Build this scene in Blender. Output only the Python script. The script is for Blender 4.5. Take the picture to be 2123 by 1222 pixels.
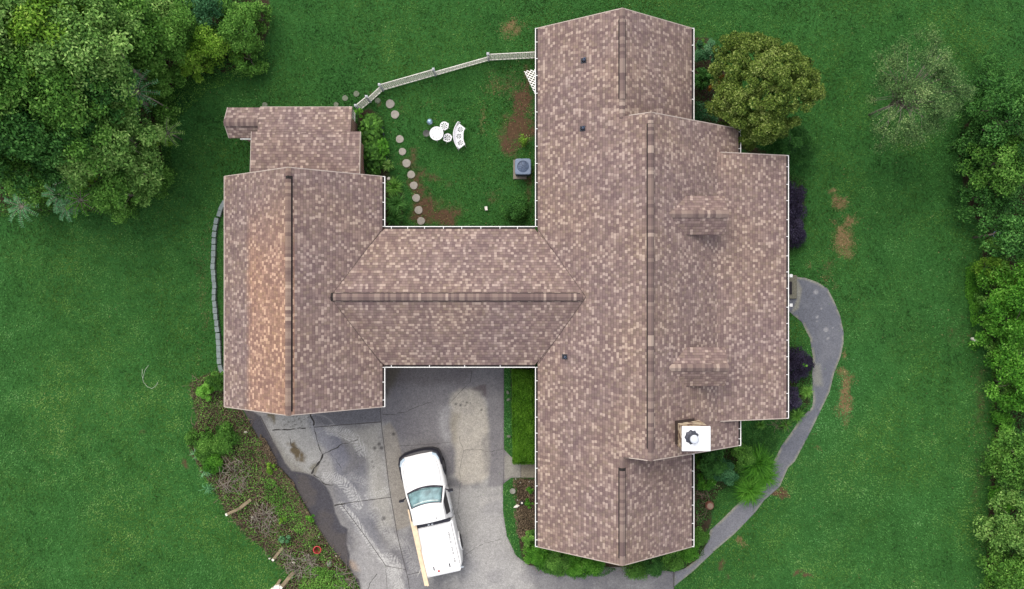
import bpy, bmesh, math, random
import numpy as np
from mathutils import Vector, Matrix

for o in list(bpy.data.objects): bpy.data.objects.remove(o)
S = bpy.context.scene
C = S.collection
R = math.radians

# ------------------------------------------------------------ camera, sky, sun, exposure
H, F = 35.9, 1558.0                     # drone height (m), focal length in photo pixels
cd = bpy.data.cameras.new('camera'); cam = bpy.data.objects.new('camera', cd); C.objects.link(cam)
cam.location = (0, 0, H); cam.rotation_euler = (0, 0, 0)
cd.sensor_width = 36; cd.lens = 36 * F / 2123; cd.clip_start = 0.1; cd.clip_end = 2000
S.camera = cam
SUN_EL, SUN_AZ = R(52), R(-28)          # azimuth measured from +Y (top of the picture) towards +X
world = bpy.data.worlds.new('World'); S.world = world; world.use_nodes = True
nt = world.node_tree; nt.nodes.clear()
wo = nt.nodes.new('ShaderNodeOutputWorld'); bg = nt.nodes.new('ShaderNodeBackground'); sk = nt.nodes.new('ShaderNodeTexSky')
sk.sky_type = 'NISHITA'; sk.sun_disc = False; sk.sun_elevation = SUN_EL; sk.sun_rotation = SUN_AZ
sk.air_density = 1.0; sk.dust_density = 5.0; sk.ozone_density = 1.0
bg.inputs[1].default_value = 0.15
hs = nt.nodes.new('ShaderNodeHueSaturation'); hs.inputs['Saturation'].default_value = 0.35   # overcast: a grey veil over the blue
nt.links.new(sk.outputs[0], hs.inputs['Color']); mxs = nt.nodes.new('ShaderNodeMix'); mxs.data_type = 'RGBA'; mxs.inputs[0].default_value = .62; mxs.inputs[7].default_value = (4.25, 4.25, 4.6, 1)   # even cloud cover
nt.links.new(hs.outputs[0], mxs.inputs[6]); nt.links.new(mxs.outputs[2], bg.inputs[0]); nt.links.new(bg.outputs[0], wo.inputs[0])
sd = bpy.data.lights.new('sun', 'SUN'); sun = bpy.data.objects.new('sun', sd); C.objects.link(sun)
sd.energy = 1.05; sd.angle = R(45); sd.color = (1.0, 0.87, 0.70)
sdir = Vector((math.sin(SUN_AZ) * math.cos(SUN_EL), math.cos(SUN_AZ) * math.cos(SUN_EL), math.sin(SUN_EL)))
sun.rotation_euler = sdir.to_track_quat('Z', 'Y').to_euler(); sun.location = (0, 0, 60)
S.view_settings.view_transform = 'Standard'; S.view_settings.look = 'None'
S.view_settings.exposure = 0.82; S.view_settings.gamma = 1.0; S.view_settings.use_curve_mapping = False
S.render.resolution_x, S.render.resolution_y = 1024, 589
S.render.engine = 'CYCLES'

# ------------------------------------------------------------ helpers
def at(px, py, z=0.0):
    k = (H - z) / F
    return Vector(((px - 1061.5) * k, -(py - 611.0) * k, z))
def g2(px, py): v = at(px, py); return (v.x, v.y)
def A2(pts): return np.array([g2(*p) for p in pts])
def lin(c):
    return tuple(((v / 255) / 12.92 if v / 255 <= .04045 else ((v / 255 + .055) / 1.055) ** 2.4) for v in c)
def tag(o, label=None, cat=None, group=None, kind=None):
    if label: o['label'] = label
    if cat: o['category'] = cat
    if group: o['group'] = group
    if kind: o['kind'] = kind
    return o
def thing(name, label, cat, loc=(0, 0, 0), rz=0, group=None):
    o = bpy.data.objects.new(name, None); C.objects.link(o)
    o.location = loc; o.rotation_euler = (0, 0, rz); o.empty_display_size = .2
    return tag(o, label, cat, group)
def copy_tree(o, parent=None):
    c = o.copy(); C.objects.link(c)
    if parent is not None: c.parent = parent
    for ch in list(o.children): copy_tree(ch, c)
    return c

class MB:
    def __init__(s): s.v = []; s.f = []; s.uv = []; s.r = []; s.sm = []
    def face(s, pts, uv=None, r=0.5, smooth=False):
        b = len(s.v); s.v += [tuple(p) for p in pts]; s.f.append(tuple(range(b, b + len(pts))))
        s.uv.append(uv); s.r.append(r); s.sm.append(smooth)
    def box(s, x0, x1, y0, y1, z0, z1, r=0.5, M=None, bev=0.0):
        if bev > 0:
            b = bev
            P = []
            for (z, i) in ((z0, b), (z0 + b, 0), (z1 - b, 0), (z1, b)):
                X0, X1, Y0, Y1 = x0 + i, x1 - i, y0 + i, y1 - i
                c = b if i == 0 else b * .4
                P.append([(X0 + c, Y0, z), (X1 - c, Y0, z), (X1, Y0 + c, z), (X1, Y1 - c, z), (X1 - c, Y1, z), (X0 + c, Y1, z), (X0, Y1 - c, z), (X0, Y0 + c, z)])
            s.loft([[Vector(p) if M is None else M @ Vector(p) for p in ring] for ring in P], r=r, caps=True)
            return s
        c = [Vector(p) for p in ((x0, y0, z0), (x1, y0, z0), (x1, y1, z0), (x0, y1, z0), (x0, y0, z1), (x1, y0, z1), (x1, y1, z1), (x0, y1, z1))]
        if M is not None: c = [M @ p for p in c]
        for q in ((3, 2, 1, 0), (4, 5, 6, 7), (0, 1, 5, 4), (1, 2, 6, 5), (2, 3, 7, 6), (3, 0, 4, 7)):
            s.face([c[i] for i in q], r=r)
        return s
    def loft(s, rings, r=0.5, caps=True, smooth=False, closed=True):
        b = len(s.v); n = len(rings[0])
        for ring in rings: s.v += [tuple(p) for p in ring]
        for i in range(len(rings) - 1):
            for j in range(n if closed else n - 1):
                k = (j + 1) % n
                s.f.append((b + i * n + j, b + i * n + k, b + (i + 1) * n + k, b + (i + 1) * n + j)); s.uv.append(None); s.r.append(r); s.sm.append(smooth)
        if caps:
            s.f.append(tuple(b + j for j in reversed(range(n)))); s.uv.append(None); s.r.append(r); s.sm.append(False)
            e = b + (len(rings) - 1) * n
            s.f.append(tuple(e + j for j in range(n))); s.uv.append(None); s.r.append(r); s.sm.append(False)
        return s
    def tube(s, pts, rad, n=8, r=0.5, caps=True):
        pts = [Vector(p) for p in pts]; rings = []
        if not hasattr(rad, '__len__'): rad = [rad] * len(pts)
        for i, p in enumerate(pts):
            d = (pts[min(i + 1, len(pts) - 1)] - pts[max(i - 1, 0)])
            d = d.normalized() if d.length > 1e-9 else Vector((0, 0, 1))
            a = d.orthogonal().normalized() if abs(d.z) > .9 else d.cross(Vector((0, 0, 1))).normalized()
            c = d.cross(a)
            rings.append([p + (a * math.cos(t) + c * math.sin(t)) * rad[i] for t in [2 * math.pi * k / n for k in range(n)]])
        return s.loft(rings, r=r, caps=caps, smooth=True)
    def lathe(s, prof, n=24, cx=0, cy=0, r=0.5, caps=True, smooth=True):
        rings = [[Vector((cx + q * math.cos(2 * math.pi * k / n), cy + q * math.sin(2 * math.pi * k / n), z)) for k in range(n)] for q, z in prof]
        return s.loft(rings, r=r, caps=caps, smooth=smooth)
    def build(s, name, mat, parent=None, bevel=0, fix=True):
        me = bpy.data.meshes.new(name); me.from_pydata(s.v, [], s.f)
        if any(u is not None for u in s.uv):
            ul = me.uv_layers.new(name='UVMap'); k = 0
            for f, u in zip(s.f, s.uv):
                for i in range(len(f)):
                    if u is not None: ul.data[k].uv = u[i]
                    k += 1
        at_ = me.attributes.new('rnd', 'FLOAT', 'FACE'); at_.data.foreach_set('value', np.array(s.r, dtype=np.float32))
        me.polygons.foreach_set('use_smooth', np.array(s.sm, dtype=bool))
        me.materials.append(mat); me.update()
        if fix:
            bm = bmesh.new(); bm.from_mesh(me); bmesh.ops.remove_doubles(bm, verts=bm.verts, dist=1e-5) if not any(u is not None for u in s.uv) else None
            bmesh.ops.recalc_face_normals(bm, faces=bm.faces); bm.to_mesh(me); bm.free()
        o = bpy.data.objects.new(name, me); C.objects.link(o)
        if parent is not None: o.parent = parent
        if bevel:
            m = o.modifiers.new('bevel', 'BEVEL'); m.width = bevel; m.segments = 2; m.limit_method = 'ANGLE'; m.angle_limit = R(40)
        return o

def np_mesh(name, V, Fc, mat, rnd=None, parent=None, col=None, smooth=False):
    """V (n,3) verts, Fc (m,k) faces of k corners, rnd per face, col per vertex rgba"""
    me = bpy.data.meshes.new(name); n, (m, k) = len(V), Fc.shape
    me.vertices.add(n); me.vertices.foreach_set('co', np.ascontiguousarray(V, dtype=np.float32).ravel())
    me.loops.add(m * k); me.loops.foreach_set('vertex_index', np.ascontiguousarray(Fc, dtype=np.int32).ravel())
    me.polygons.add(m); me.polygons.foreach_set('loop_start', np.arange(0, m * k, k, dtype=np.int32))
    me.update(calc_edges=True)
    if rnd is not None:
        a = me.attributes.new('rnd', 'FLOAT', 'FACE'); a.data.foreach_set('value', np.asarray(rnd, dtype=np.float32))
    if col is not None:
        a = me.attributes.new('mask', 'FLOAT_COLOR', 'POINT'); a.data.foreach_set('color', np.asarray(col, dtype=np.float32).ravel())
    if smooth: me.polygons.foreach_set('use_smooth', np.ones(m, dtype=bool))
    me.materials.append(mat); me.validate()
    o = bpy.data.objects.new(name, me); C.objects.link(o)
    if parent is not None: o.parent = parent
    return o

def inpoly(P, poly):
    x, y = P[:, 0], P[:, 1]; c = np.zeros(len(P), bool); n = len(poly)
    for i in range(n):
        x1, y1 = poly[i]; x2, y2 = poly[(i + 1) % n]
        t = ((y1 > y) != (y2 > y)) & (x < (x2 - x1) * (y - y1) / ((y2 - y1) if y2 != y1 else 1e-9) + x1)
        c ^= t
    return c
def dseg(P, pts, closed=False):
    """distance to polyline and nearest point"""
    pts = np.asarray(pts); n = len(pts); best = np.full(len(P), 1e9); near = np.zeros((len(P), 2))
    for i in range(n if closed else n - 1):
        a, b = pts[i], pts[(i + 1) % n]; d = b - a; L = max((d ** 2).sum(), 1e-12)
        t = np.clip(((P - a) @ d) / L, 0, 1); q = a + t[:, None] * d; e = np.hypot(*(P - q).T)
        k = e < best; best[k] = e[k]; near[k] = q[k]
    return best, near
def vnoise(P, sc, seed=0):
    """value noise 0..1 at 2-D points"""
    q = P / sc; i = np.floor(q).astype(np.int64); f = q - i; f = f * f * (3 - 2 * f)
    def h(a, b):
        n = (a * 374761393 + b * 668265263 + seed * 974634777) & 0x7fffffff
        n = ((n ^ (n >> 13)) * 1274126177) & 0x7fffffff
        return ((n ^ (n >> 16)) & 0xffff) / 65535.0
    a, b = i[:, 0], i[:, 1]
    return (h(a, b) * (1 - f[:, 0]) + h(a + 1, b) * f[:, 0]) * (1 - f[:, 1]) + (h(a, b + 1) * (1 - f[:, 0]) + h(a + 1, b + 1) * f[:, 0]) * f[:, 1]
def fbm(P, sc, seed=0, o=4):
    r = 0; w = 0
    for k in range(o): r = r + vnoise(P, sc / 2 ** k, seed + k * 17) / 2 ** k; w += 1 / 2 ** k
    return r / w
def sstep(x, a, b): t = np.clip((x - a) / (b - a), 0, 1); return t * t * (3 - 2 * t)

# ------------------------------------------------------------ materials
def newmat(name):
    m = bpy.data.materials.new(name); m.use_nodes = True; t = m.node_tree
    return m, t, t.nodes['Principled BSDF'], t.nodes.new, t.links.new
def setp(p, rough=.6, metal=0, spec=.4):
    p.inputs['Roughness'].default_value = rough; p.inputs['Metallic'].default_value = metal
    p.inputs['Specular IOR Level'].default_value = spec
def math_(t, op, a, b=None, c=None, clamp=False):
    n = t.nodes.new('ShaderNodeMath'); n.operation = op; n.use_clamp = clamp
    for i, v in enumerate((a, b, c)):
        if v is None: continue
        if isinstance(v, (int, float)): n.inputs[i].default_value = v
        else: t.links.new(v, n.inputs[i])
    return n.outputs[0]
def mixc(t, f, a, b, mode='MIX'):
    n = t.nodes.new('ShaderNodeMix'); n.data_type = 'RGBA'; n.blend_type = mode; n.clamp_factor = True
    for s, v in ((n.inputs[0], f), (n.inputs[6], a), (n.inputs[7], b)):
        if isinstance(v, (int, float)): s.default_value = v
        elif isinstance(v, tuple): s.default_value = (*v, 1) if len(v) == 3 else v
        else: t.links.new(v, s)
    return n.outputs[2]
def ramp(t, f, stops, const=False):
    n = t.nodes.new('ShaderNodeValToRGB'); cr = n.color_ramp; cr.interpolation = 'CONSTANT' if const else 'LINEAR'
    while len(cr.elements) < len(stops): cr.elements.new(.5)
    for e, (p, c) in zip(cr.elements, stops): e.position = p; e.color = (*c, 1)
    t.links.new(f, n.inputs[0]); return n.outputs[0]
def noise_(t, co, sc, det=3, rough=.55, dim='3D'):
    n = t.nodes.new('ShaderNodeTexNoise'); n.noise_dimensions = dim; n.inputs['Scale'].default_value = sc
    n.inputs['Detail'].default_value = det; n.inputs['Roughness'].default_value = rough
    if co is not None: t.links.new(co, n.inputs['Vector'])
    return n.outputs['Fac']
def ocoord(t, kind='Object'): return t.nodes.new('ShaderNodeTexCoord').outputs[kind]
def gcoord(t): return t.nodes.new('ShaderNodeNewGeometry').outputs['Position']
def attr(t, name, out='Fac'):
    n = t.nodes.new('ShaderNodeAttribute'); n.attribute_name = name; return n.outputs[out]
def bump_(t, p, h, st=.4, dist=.02):
    b = t.nodes.new('ShaderNodeBump'); b.inputs['Strength'].default_value = st; b.inputs['Distance'].default_value = dist
    t.links.new(h, b.inputs['Height']); t.links.new(b.outputs[0], p.inputs['Normal'])

def plain(name, c, rough=.6, metal=0, spec=.4, var=.12, sc=8, bump=0):
    m, t, p, N, L = newmat(name); setp(p, rough, metal, spec)
    n = noise_(t, gcoord(t), sc, 4)
    a = tuple(v * (1 - var) for v in c); b = tuple(min(v * (1 + var), .9) for v in c)
    L(ramp(t, n, [(.3, a), (.7, b)]), p.inputs['Base Color'])
    if bump: bump_(t, p, n, bump, .01)
    return m

def shingle(name, warm=0):
    m, t, p, N, L = newmat(name); setp(p, .92, 0, .15)
    uv = ocoord(t, 'UV'); sp = N('ShaderNodeSeparateXYZ'); L(uv, sp.inputs[0])
    rv = math_(t, 'DIVIDE', sp.outputs[1], .127); row = math_(t, 'FLOOR', rv); fv = math_(t, 'FRACT', rv)
    w = N('ShaderNodeTexWhiteNoise'); w.noise_dimensions = '1D'; L(row, w.inputs['W'])
    uu = math_(t, 'ADD', math_(t, 'DIVIDE', sp.outputs[0], .122), math_(t, 'MULTIPLY', w.outputs[0], 37.0))
    cb = N('ShaderNodeCombineXYZ'); L(math_(t, 'MULTIPLY', uu, .5), cb.inputs[0]); L(math_(t, 'MULTIPLY', row, 7.31), cb.inputs[1])
    wob = noise_(t, cb.outputs[0], 1.0, 0); uu = math_(t, 'ADD', uu, math_(t, 'MULTIPLY', wob, .45))
    col = math_(t, 'FLOOR', uu); fu = math_(t, 'FRACT', uu)
    c2 = N('ShaderNodeCombineXYZ'); L(col, c2.inputs[0]); L(row, c2.inputs[1])
    w2 = N('ShaderNodeTexWhiteNoise'); w2.noise_dimensions = '2D'; L(c2.outputs[0], w2.inputs['Vector'])
    k = .92
    def q(*c): return tuple(v * k * w for v, w in zip(lin(c), (.885, .95, .955)))
    tile = ramp(t, w2.outputs['Value'], [(0, q(128, 106, 104)), (.18, q(139, 117, 113)), (.36, q(150, 127, 121)), (.52, q(133, 113, 107)),
                (.64, q(156, 132, 125)), (.73, q(146, 125, 115)), (.80, q(184, 161, 151)), (.92, q(168, 146, 137))], True)
    g = noise_(t, gcoord(t), 90, 3, .7); tile = mixc(t, .55, tile, ramp(t, g, [(.25, (.55, .55, .55)), (.75, (1.35, 1.33, 1.3))]), 'MULTIPLY')
    big = noise_(t, gcoord(t), .35, 3); tile = mixc(t, .8, tile, ramp(t, big, [(.35, (.94, .93, .98)), (.65, (1.08, 1.05, .98))]), 'MULTIPLY')
    st = noise_(t, gcoord(t), 1.7, 4); tile = mixc(t, .6, tile, ramp(t, st, [(.3, (.86, .86, .86)), (.6, (1.04, 1.04, 1.04))]), 'MULTIPLY')
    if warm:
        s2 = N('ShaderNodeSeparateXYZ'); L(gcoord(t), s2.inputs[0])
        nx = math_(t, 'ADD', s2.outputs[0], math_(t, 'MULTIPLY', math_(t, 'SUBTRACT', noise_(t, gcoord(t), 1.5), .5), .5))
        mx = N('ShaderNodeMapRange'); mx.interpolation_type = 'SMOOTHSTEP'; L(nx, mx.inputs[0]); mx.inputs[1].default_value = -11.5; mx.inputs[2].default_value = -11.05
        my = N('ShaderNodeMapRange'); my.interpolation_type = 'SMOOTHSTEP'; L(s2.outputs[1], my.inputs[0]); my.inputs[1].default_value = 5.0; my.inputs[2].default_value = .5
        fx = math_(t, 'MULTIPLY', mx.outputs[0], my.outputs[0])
        # only the west slope carries the paler, warmer tint
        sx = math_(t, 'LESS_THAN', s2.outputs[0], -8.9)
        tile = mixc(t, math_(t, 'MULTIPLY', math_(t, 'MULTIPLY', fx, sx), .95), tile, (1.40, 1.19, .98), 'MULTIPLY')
    e1 = math_(t, 'LESS_THAN', fv, .14); e2 = math_(t, 'LESS_THAN', fu, .10)
    edge = math_(t, 'MAXIMUM', e1, math_(t, 'MULTIPLY', e2, .55))
    fin = mixc(t, math_(t, 'MULTIPLY', edge, .5), tile, q(70, 54, 56))
    L(fin, p.inputs['Base Color'])
    h = math_(t, 'ADD', math_(t, 'SUBTRACT', 1.0, fv), math_(t, 'MULTIPLY', w2.outputs['Value'], .35))
    h = math_(t, 'SUBTRACT', h, math_(t, 'MULTIPLY', e1, 1.2))
    bump_(t, p, h, .5, .006)
    return m
def capmat(name, warm=1.0):
    m, t, p, N, L = newmat(name); setp(p, .92, 0, .15)
    k = .86
    def q(*c): return tuple(v * k * w for v, w in zip(lin(c), (warm * .94, .98 + (warm - 1) * .6, .98)))
    c = ramp(t, attr(t, 'rnd'), [(0, q(118, 99, 97)), (.25, q(130, 110, 106)), (.5, q(142, 122, 115)), (.75, q(152, 132, 124)), (.94, q(178, 157, 146))], True)
    g = noise_(t, gcoord(t), 90, 3, .7); c = mixc(t, .5, c, ramp(t, g, [(.25, (.6, .6, .6)), (.75, (1.3, 1.3, 1.3))]), 'MULTIPLY')
    L(c, p.inputs['Base Color']); return m

def foliage(name, cols, rough=.55, trans=.25):
    """cols: dark, mid, light as sRGB display colours of leaves (leaf pigment, picked by a random number per leaf)"""
    m, t, p, N, L = newmat(name); setp(p, rough, 0, .12)
    k = FK
    r = attr(t, 'rnd'); n = noise_(t, gcoord(t), .9, 3)
    f = math_(t, 'ADD', math_(t, 'MULTIPLY', r, .8), math_(t, 'MULTIPLY', math_(t, 'SUBTRACT', n, .4), .6), clamp=True)
    st = [(i / (len(cols) - 1), tuple(v * k for v in lin(c))) for i, c in enumerate(cols)]
    c = ramp(t, f, st)
    if name == 'lawn grass':   # olive, thinner turf in broad irregular areas
        o1 = noise_(t, gcoord(t), .22, 5, .6); c = mixc(t, math_(t, 'MULTIPLY', math_(t, 'SUBTRACT', o1, .43), 4.5, clamp=True), c, mixc(t, 1.0, c, (1.5, 1.06, .9), 'MULTIPLY'))
        o2 = noise_(t, gcoord(t), .09, 3); c = mixc(t, math_(t, 'MULTIPLY', math_(t, 'SUBTRACT', o2, .5), 5, clamp=True), c, mixc(t, 1.0, c, (.95, 1.04, 1.3), 'MULTIPLY'))
    L(c, p.inputs['Base Color'])
    tr = N('ShaderNodeBsdfTranslucent'); L(c, tr.inputs[0]); mx = N('ShaderNodeMixShader'); mx.inputs[0].default_value = trans
    L(p.outputs[0], mx.inputs[1]); L(tr.outputs[0], mx.inputs[2]); L(mx.outputs[0], t.nodes['Material Output'].inputs[0])
    return m
FK = 1.55

M = {}
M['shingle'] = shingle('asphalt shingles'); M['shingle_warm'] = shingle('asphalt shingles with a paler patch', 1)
M['cap'] = capmat('ridge cap shingles'); M['cap_warm'] = capmat('warm ridge cap shingles', 1.12)
M['vent_dark'] = plain('ridge vent gap shade', (.02, .016, .016), .9)  # near black puts the shade of the vent's side gaps into the colour
M['white'] = plain('white painted metal', (.78, .79, .78), .45, var=.05)
M['drip'] = plain('pale drip edge', (.42, .36, .32), .6)
M['gut_in'] = plain('gutter debris', (.035, .03, .03), .9, sc=20)
M['pipe'] = plain('dark pipe boot', (.03, .033, .045), .5)
M['flash'] = plain('dark flashing', (.035, .022, .018), .8)
M['glass'] = plain('window glass', (.05, .06, .07), .08, spec=.8)
M['stone_wall'] = None
def brick():
    m, t, p, N, L = newmat('brick wall'); setp(p, .85)
    b = N('ShaderNodeTexBrick'); b.inputs['Scale'].default_value = 1; b.inputs['Brick Width'].default_value = .22; b.inputs['Row Height'].default_value = .075
    b.inputs['Mortar Size'].default_value = .006; b.inputs['Color1'].default_value = (.26, .12, .08, 1); b.inputs['Color2'].default_value = (.18, .085, .06, 1); b.inputs['Mortar'].default_value = (.4, .37, .33, 1)
    sp = N('ShaderNodeSeparateXYZ'); L(gcoord(t), sp.inputs[0]); cb = N('ShaderNodeCombineXYZ')
    L(math_(t, 'ADD', sp.outputs[0], sp.outputs[1]), cb.inputs[0]); L(sp.outputs[2], cb.inputs[1]); L(cb.outputs[0], b.inputs['Vector'])
    n = noise_(t, gcoord(t), 6, 4); L(mixc(t, .6, b.outputs[0], ramp(t, n, [(.3, (.75, .75, .75)), (.7, (1.15, 1.15, 1.15))]), 'MULTIPLY'), p.inputs['Base Color'])
    return m
M['brick'] = brick()
def chim():
    m, t, p, N, L = newmat('chimney stone'); setp(p, .85)
    v = N('ShaderNodeTexVoronoi'); v.inputs['Scale'].default_value = 7; L(gcoord(t), v.inputs['Vector'])
    n = noise_(t, v.outputs['Position'], 9, 1)
    c = ramp(t, n, [(.3, (.16, .10, .07)), (.45, (.42, .33, .22)), (.55, (.60, .52, .38)), (.7, (.28, .20, .15))], True)
    L(c, p.inputs['Base Color']); bump_(t, p, v.outputs['Distance'], .6, .03); return m
M['chimney'] = chim()
def capw():
    m, t, p, N, L = newmat('white chimney cap metal'); setp(p, .35, .0, .5)
    n = noise_(t, gcoord(t), 14, 6, .7); n2 = noise_(t, gcoord(t), 2.2, 2)
    f = math_(t, 'ADD', n, math_(t, 'MULTIPLY', n2, .35))
    L(ramp(t, f, [(.48, (.22, .23, .27)), (.58, (.66, .69, .74)), (.68, (.82, .84, .86))]), p.inputs['Base Color']); return m
M['capwhite'] = capw()
M['galv'] = plain('galvanised flue', (.62, .66, .74), .4, .2)
M['flue_dark'] = plain('sooty flue collar', (.06, .065, .085), .5, .3, var=.4)
M['paint'] = plain('white truck paint', (.86, .87, .87), .22, spec=.6, var=.01)
M['tonneau'] = plain('white bed cover', (.84, .85, .85), .45, var=.02)
M['black'] = plain('black trim', (.012, .012, .02), .4)
M['seal'] = plain('dark rubber seal', (.035, .035, .05), .6)
M['wind'] = plain('windscreen glass', (.16, .27, .29), .06, spec=.9, var=.5, sc=3)
M['tyre'] = plain('tyre rubber', (.02, .02, .02), .8)
M['rim'] = plain('grey alloy rim', (.3, .3, .32), .35, .7)
M['lumber'] = plain('new pine lumber', (.74, .58, .40), .7, var=.12, sc=5)
M['red'] = plain('red plastic', (.45, .05, .05), .5)
M['red_in'] = plain('dark red pot wall', (.22, .015, .02), .6)
M['chrome'] = plain('bright chrome', (.75, .8, .85), .12, .9)
M['slate'] = plain('blue grey enamel', lin((112, 128, 152)), .45, var=.1)
M['slate_d'] = plain('blue grey fan grille', lin((88, 104, 130)), .5, var=.3, sc=12)
M['dark'] = plain('dark metal', (.025, .028, .03), .6)
M['steel_blue'] = plain('mirrored pale blue glass', lin((150, 178, 200)), .12, .55, var=.15)
M['castwhite'] = plain('white cast metal', (.80, .80, .84), .5, var=.04)
M['lattice'] = plain('weathered white lattice', (.66, .65, .60), .7, var=.2, sc=6)
M['post'] = plain('grey white fence post', (.50, .52, .56), .6, var=.15)
M['stone'] = plain('round concrete paver', lin((148, 144, 136)), .9, var=.14, sc=9, bump=.4)
M['stone_old'] = plain('mossy sunken paver', lin((104, 112, 96)), .9, var=.2, sc=9, bump=.4)
M['block'] = plain('grey edging block', lin((122, 134, 134)), .9, var=.2, sc=7, bump=.5)
M['bark'] = plain('grey bark', (.16, .13, .11), .9, var=.35, sc=9, bump=.5)
M['twig'] = plain('bleached dead twig', (.25, .22, .185), .9, var=.3, sc=3)
M['twigd'] = plain('brown dead twig', (.20, .15, .11), .9, var=.4, sc=3)
M['oldwood'] = plain('weathered timber', (.22, .175, .11), .85, var=.3, sc=4)
M['cut'] = plain('pale cut wood', (.72, .69, .62), .8, var=.06)
M['rock'] = plain('pale field stone', (.24, .24, .21), .9, var=.2, sc=12, bump=.5)
M['cord'] = plain('pale plastic cord', (.5, .56, .45), .6)
M['terr'] = plain('brown glazed pot', (.20, .085, .06), .6, var=.4)
M['door'] = plain('dark panelled garage door', (.42, .40, .37), .6)
M['bed'] = plain('concrete pad', lin((128, 122, 112)), .9, var=.15)
M['asph'] = None
M['step'] = plain('stone door step', lin((104, 102, 90)), .9, var=.25, sc=12)
M['mat'] = plain('black door mat', (.02, .018, .022), .95)

# ------------------------------------------------------------ ground, driveway, path (masks are soil, dry thatch and mulch where they lie)
rs = np.random.RandomState(7)
BED_W = [(392, 795), (430, 775), (470, 770), (470, 850), (500, 845), (520, 880), (560, 950), (600, 990), (640, 1060), (662, 1100), (690, 1140), (725, 1180), (747, 1222), (752, 1290),
         (590, 1290), (580, 1222), (600, 1190), (575, 1168), (545, 1138), (512, 1112), (470, 1062), (440, 1012), (408, 962), (388, 915), (408, 870), (398, 830)]
DRIVE = [(498, 820), (500, 842), (520, 880), (560, 950), (600, 990), (640, 1060), (662, 1100), (690, 1140), (725, 1180), (747, 1222), (775, 1290), (800, 1560),
         (1397, 1560), (1397, 1186), (1300, 1176), (1250, 1176), (1150, 1180), (1095, 1172), (1070, 1152), (1051, 1112), (1043, 1060), (1043, 1004), (1060, 991), (1112, 991), (1112, 952),
         (1078, 952), (1060, 948), (1045, 932), (1045, 740), (790, 740), (790, 820)]
PATH = [(1620, 575), (1650, 574), (1672, 577), (1696, 586), (1717, 600), (1730, 626), (1742, 655), (1749, 688), (1749, 712), (1743, 740), (1730, 772), (1720, 813), (1698, 859), (1685, 886), (1666, 923),
        (1648, 957), (1634, 970), (1617, 1009), (1584, 1038), (1568, 1060), (1550, 1079), (1523, 1107), (1483, 1141), (1438, 1184), (1398, 1216), (1398, 1186), (1418, 1180), (1442, 1163), (1466, 1127), (1472, 1100),
        (1496, 1078), (1532, 1042), (1560, 1022), (1586, 1000), (1605, 955), (1620, 925), (1639, 899), (1659, 869), (1683, 845), (1686, 827), (1681, 795), (1685, 764), (1685, 739), (1679, 702), (1662, 668), (1640, 650), (1620, 640)]
SOIL = [(2030, 820, 22, 150, .42), (2025, 1010, 18, 120, .4), (1985, 690, 50, 60, .36), (418, 600, 26, 150, .36), (1330, 2, 4, 4, 0), (1060, 180, 50, 60, .45), (1098, 200, 12, 120, .75), (1015, 150, 20, 14, .4), (830, 235, 14, 26, .4), (905, 440, 60, 30, .55), (1082, 215, 34, 55, 1), (1080, 265, 36, 50, 1), (1060, 300, 30, 40, .8), (1070, 290, 30, 25, .75), (1100, 400, 10, 60, .7), (878, 430, 30, 40, .9), (868, 380, 20, 50, .8), (850, 330, 14, 30, .7), (912, 455, 36, 18, 1), (925, 375, 16, 12, .5),
        (935, 440, 40, 16, .6), (1025, 400, 28, 22, .45), (895, 362, 24, 14, .55), (985, 367, 14, 9, .55), (390, 962, 13, 10, 1), (310, 993, 8, 6, .7), (294, 893, 8, 9, .6), (1614, 1026, 20, 9, 1), (1620, 1012, 10, 10, .7),
        (1655, 1188, 14, 10, .8), (1670, 1196, 10, 8, .8), (1486, 1178, 8, 16, .7), (1500, 1200, 16, 10, .6), (1685, 905, 9, 9, .6), (1730, 590, 12, 14, .5), (1715, 560, 20, 20, .5), (1690, 545, 14, 10, .5), (1740, 460, 10, 10, .5),
        (770, 190, 10, 8, .8), (785, 215, 9, 5, .7), (2040, 760, 14, 60, .35), (2045, 930, 12, 70, .45), (2000, 695, 26, 16, .45), (1960, 690, 40, 60, .2), (560, 40, 10, 16, .35), (10, 432, 24, 14, .9), (1060, 60, 30, 26, .3), (1010, 190, 30, 40, .35), (500, 375, 14, 8, .3),
        (1730, 800, 14, 50, .3), (1455, 100, 14, 40, .5), (418, 560, 14, 110, .32), (240, 650, 20, 12, .25), (270, 800, 12, 8, .35), (1780, 60, 40, 22, .2), (410, 205, 20, 8, .3), (1640, 345, 8, 20, .3), (820, 350, 20, 90, .3)]
DRY = [(1064, 52, 24, 16, .8), (1050, 66, 16, 14, .5), (1737, 420, 24, 18, 1), (1762, 455, 18, 16, 1), (1722, 395, 16, 8, .8), (1750, 500, 25, 40, 1), (1745, 520, 20, 14, .9), (1682, 550, 16, 10, .6), (1712, 575, 14, 20, .5),
       (1752, 735, 10, 14, .8), (1752, 790, 18, 30, 1), (1748, 830, 18, 50, 1), (1730, 860, 16, 14, .6), (1700, 938, 12, 10, .8), (1540, 1132, 10, 12, .9), (1612, 1018, 22, 14, .6), (1025, 190, 24, 34, .5), (1005, 255, 14, 30, .6),
       (915, 250, 14, 8, .3), (1010, 240, 10, 30, .5), (905, 218, 30, 14, .3), (418, 620, 10, 130, .35), (430, 480, 10, 60, .3), (1810, 470, 30, 20, .15), (1560, 1190, 20, 8, .4), (1460, 1222, 24, 10, .4), (1530, 630, 4, 4, 0), (495, 1060, 14, 14, .4), (1200, 40, 4, 4, 0), (2050, 870, 10, 60, .3)]
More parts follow.
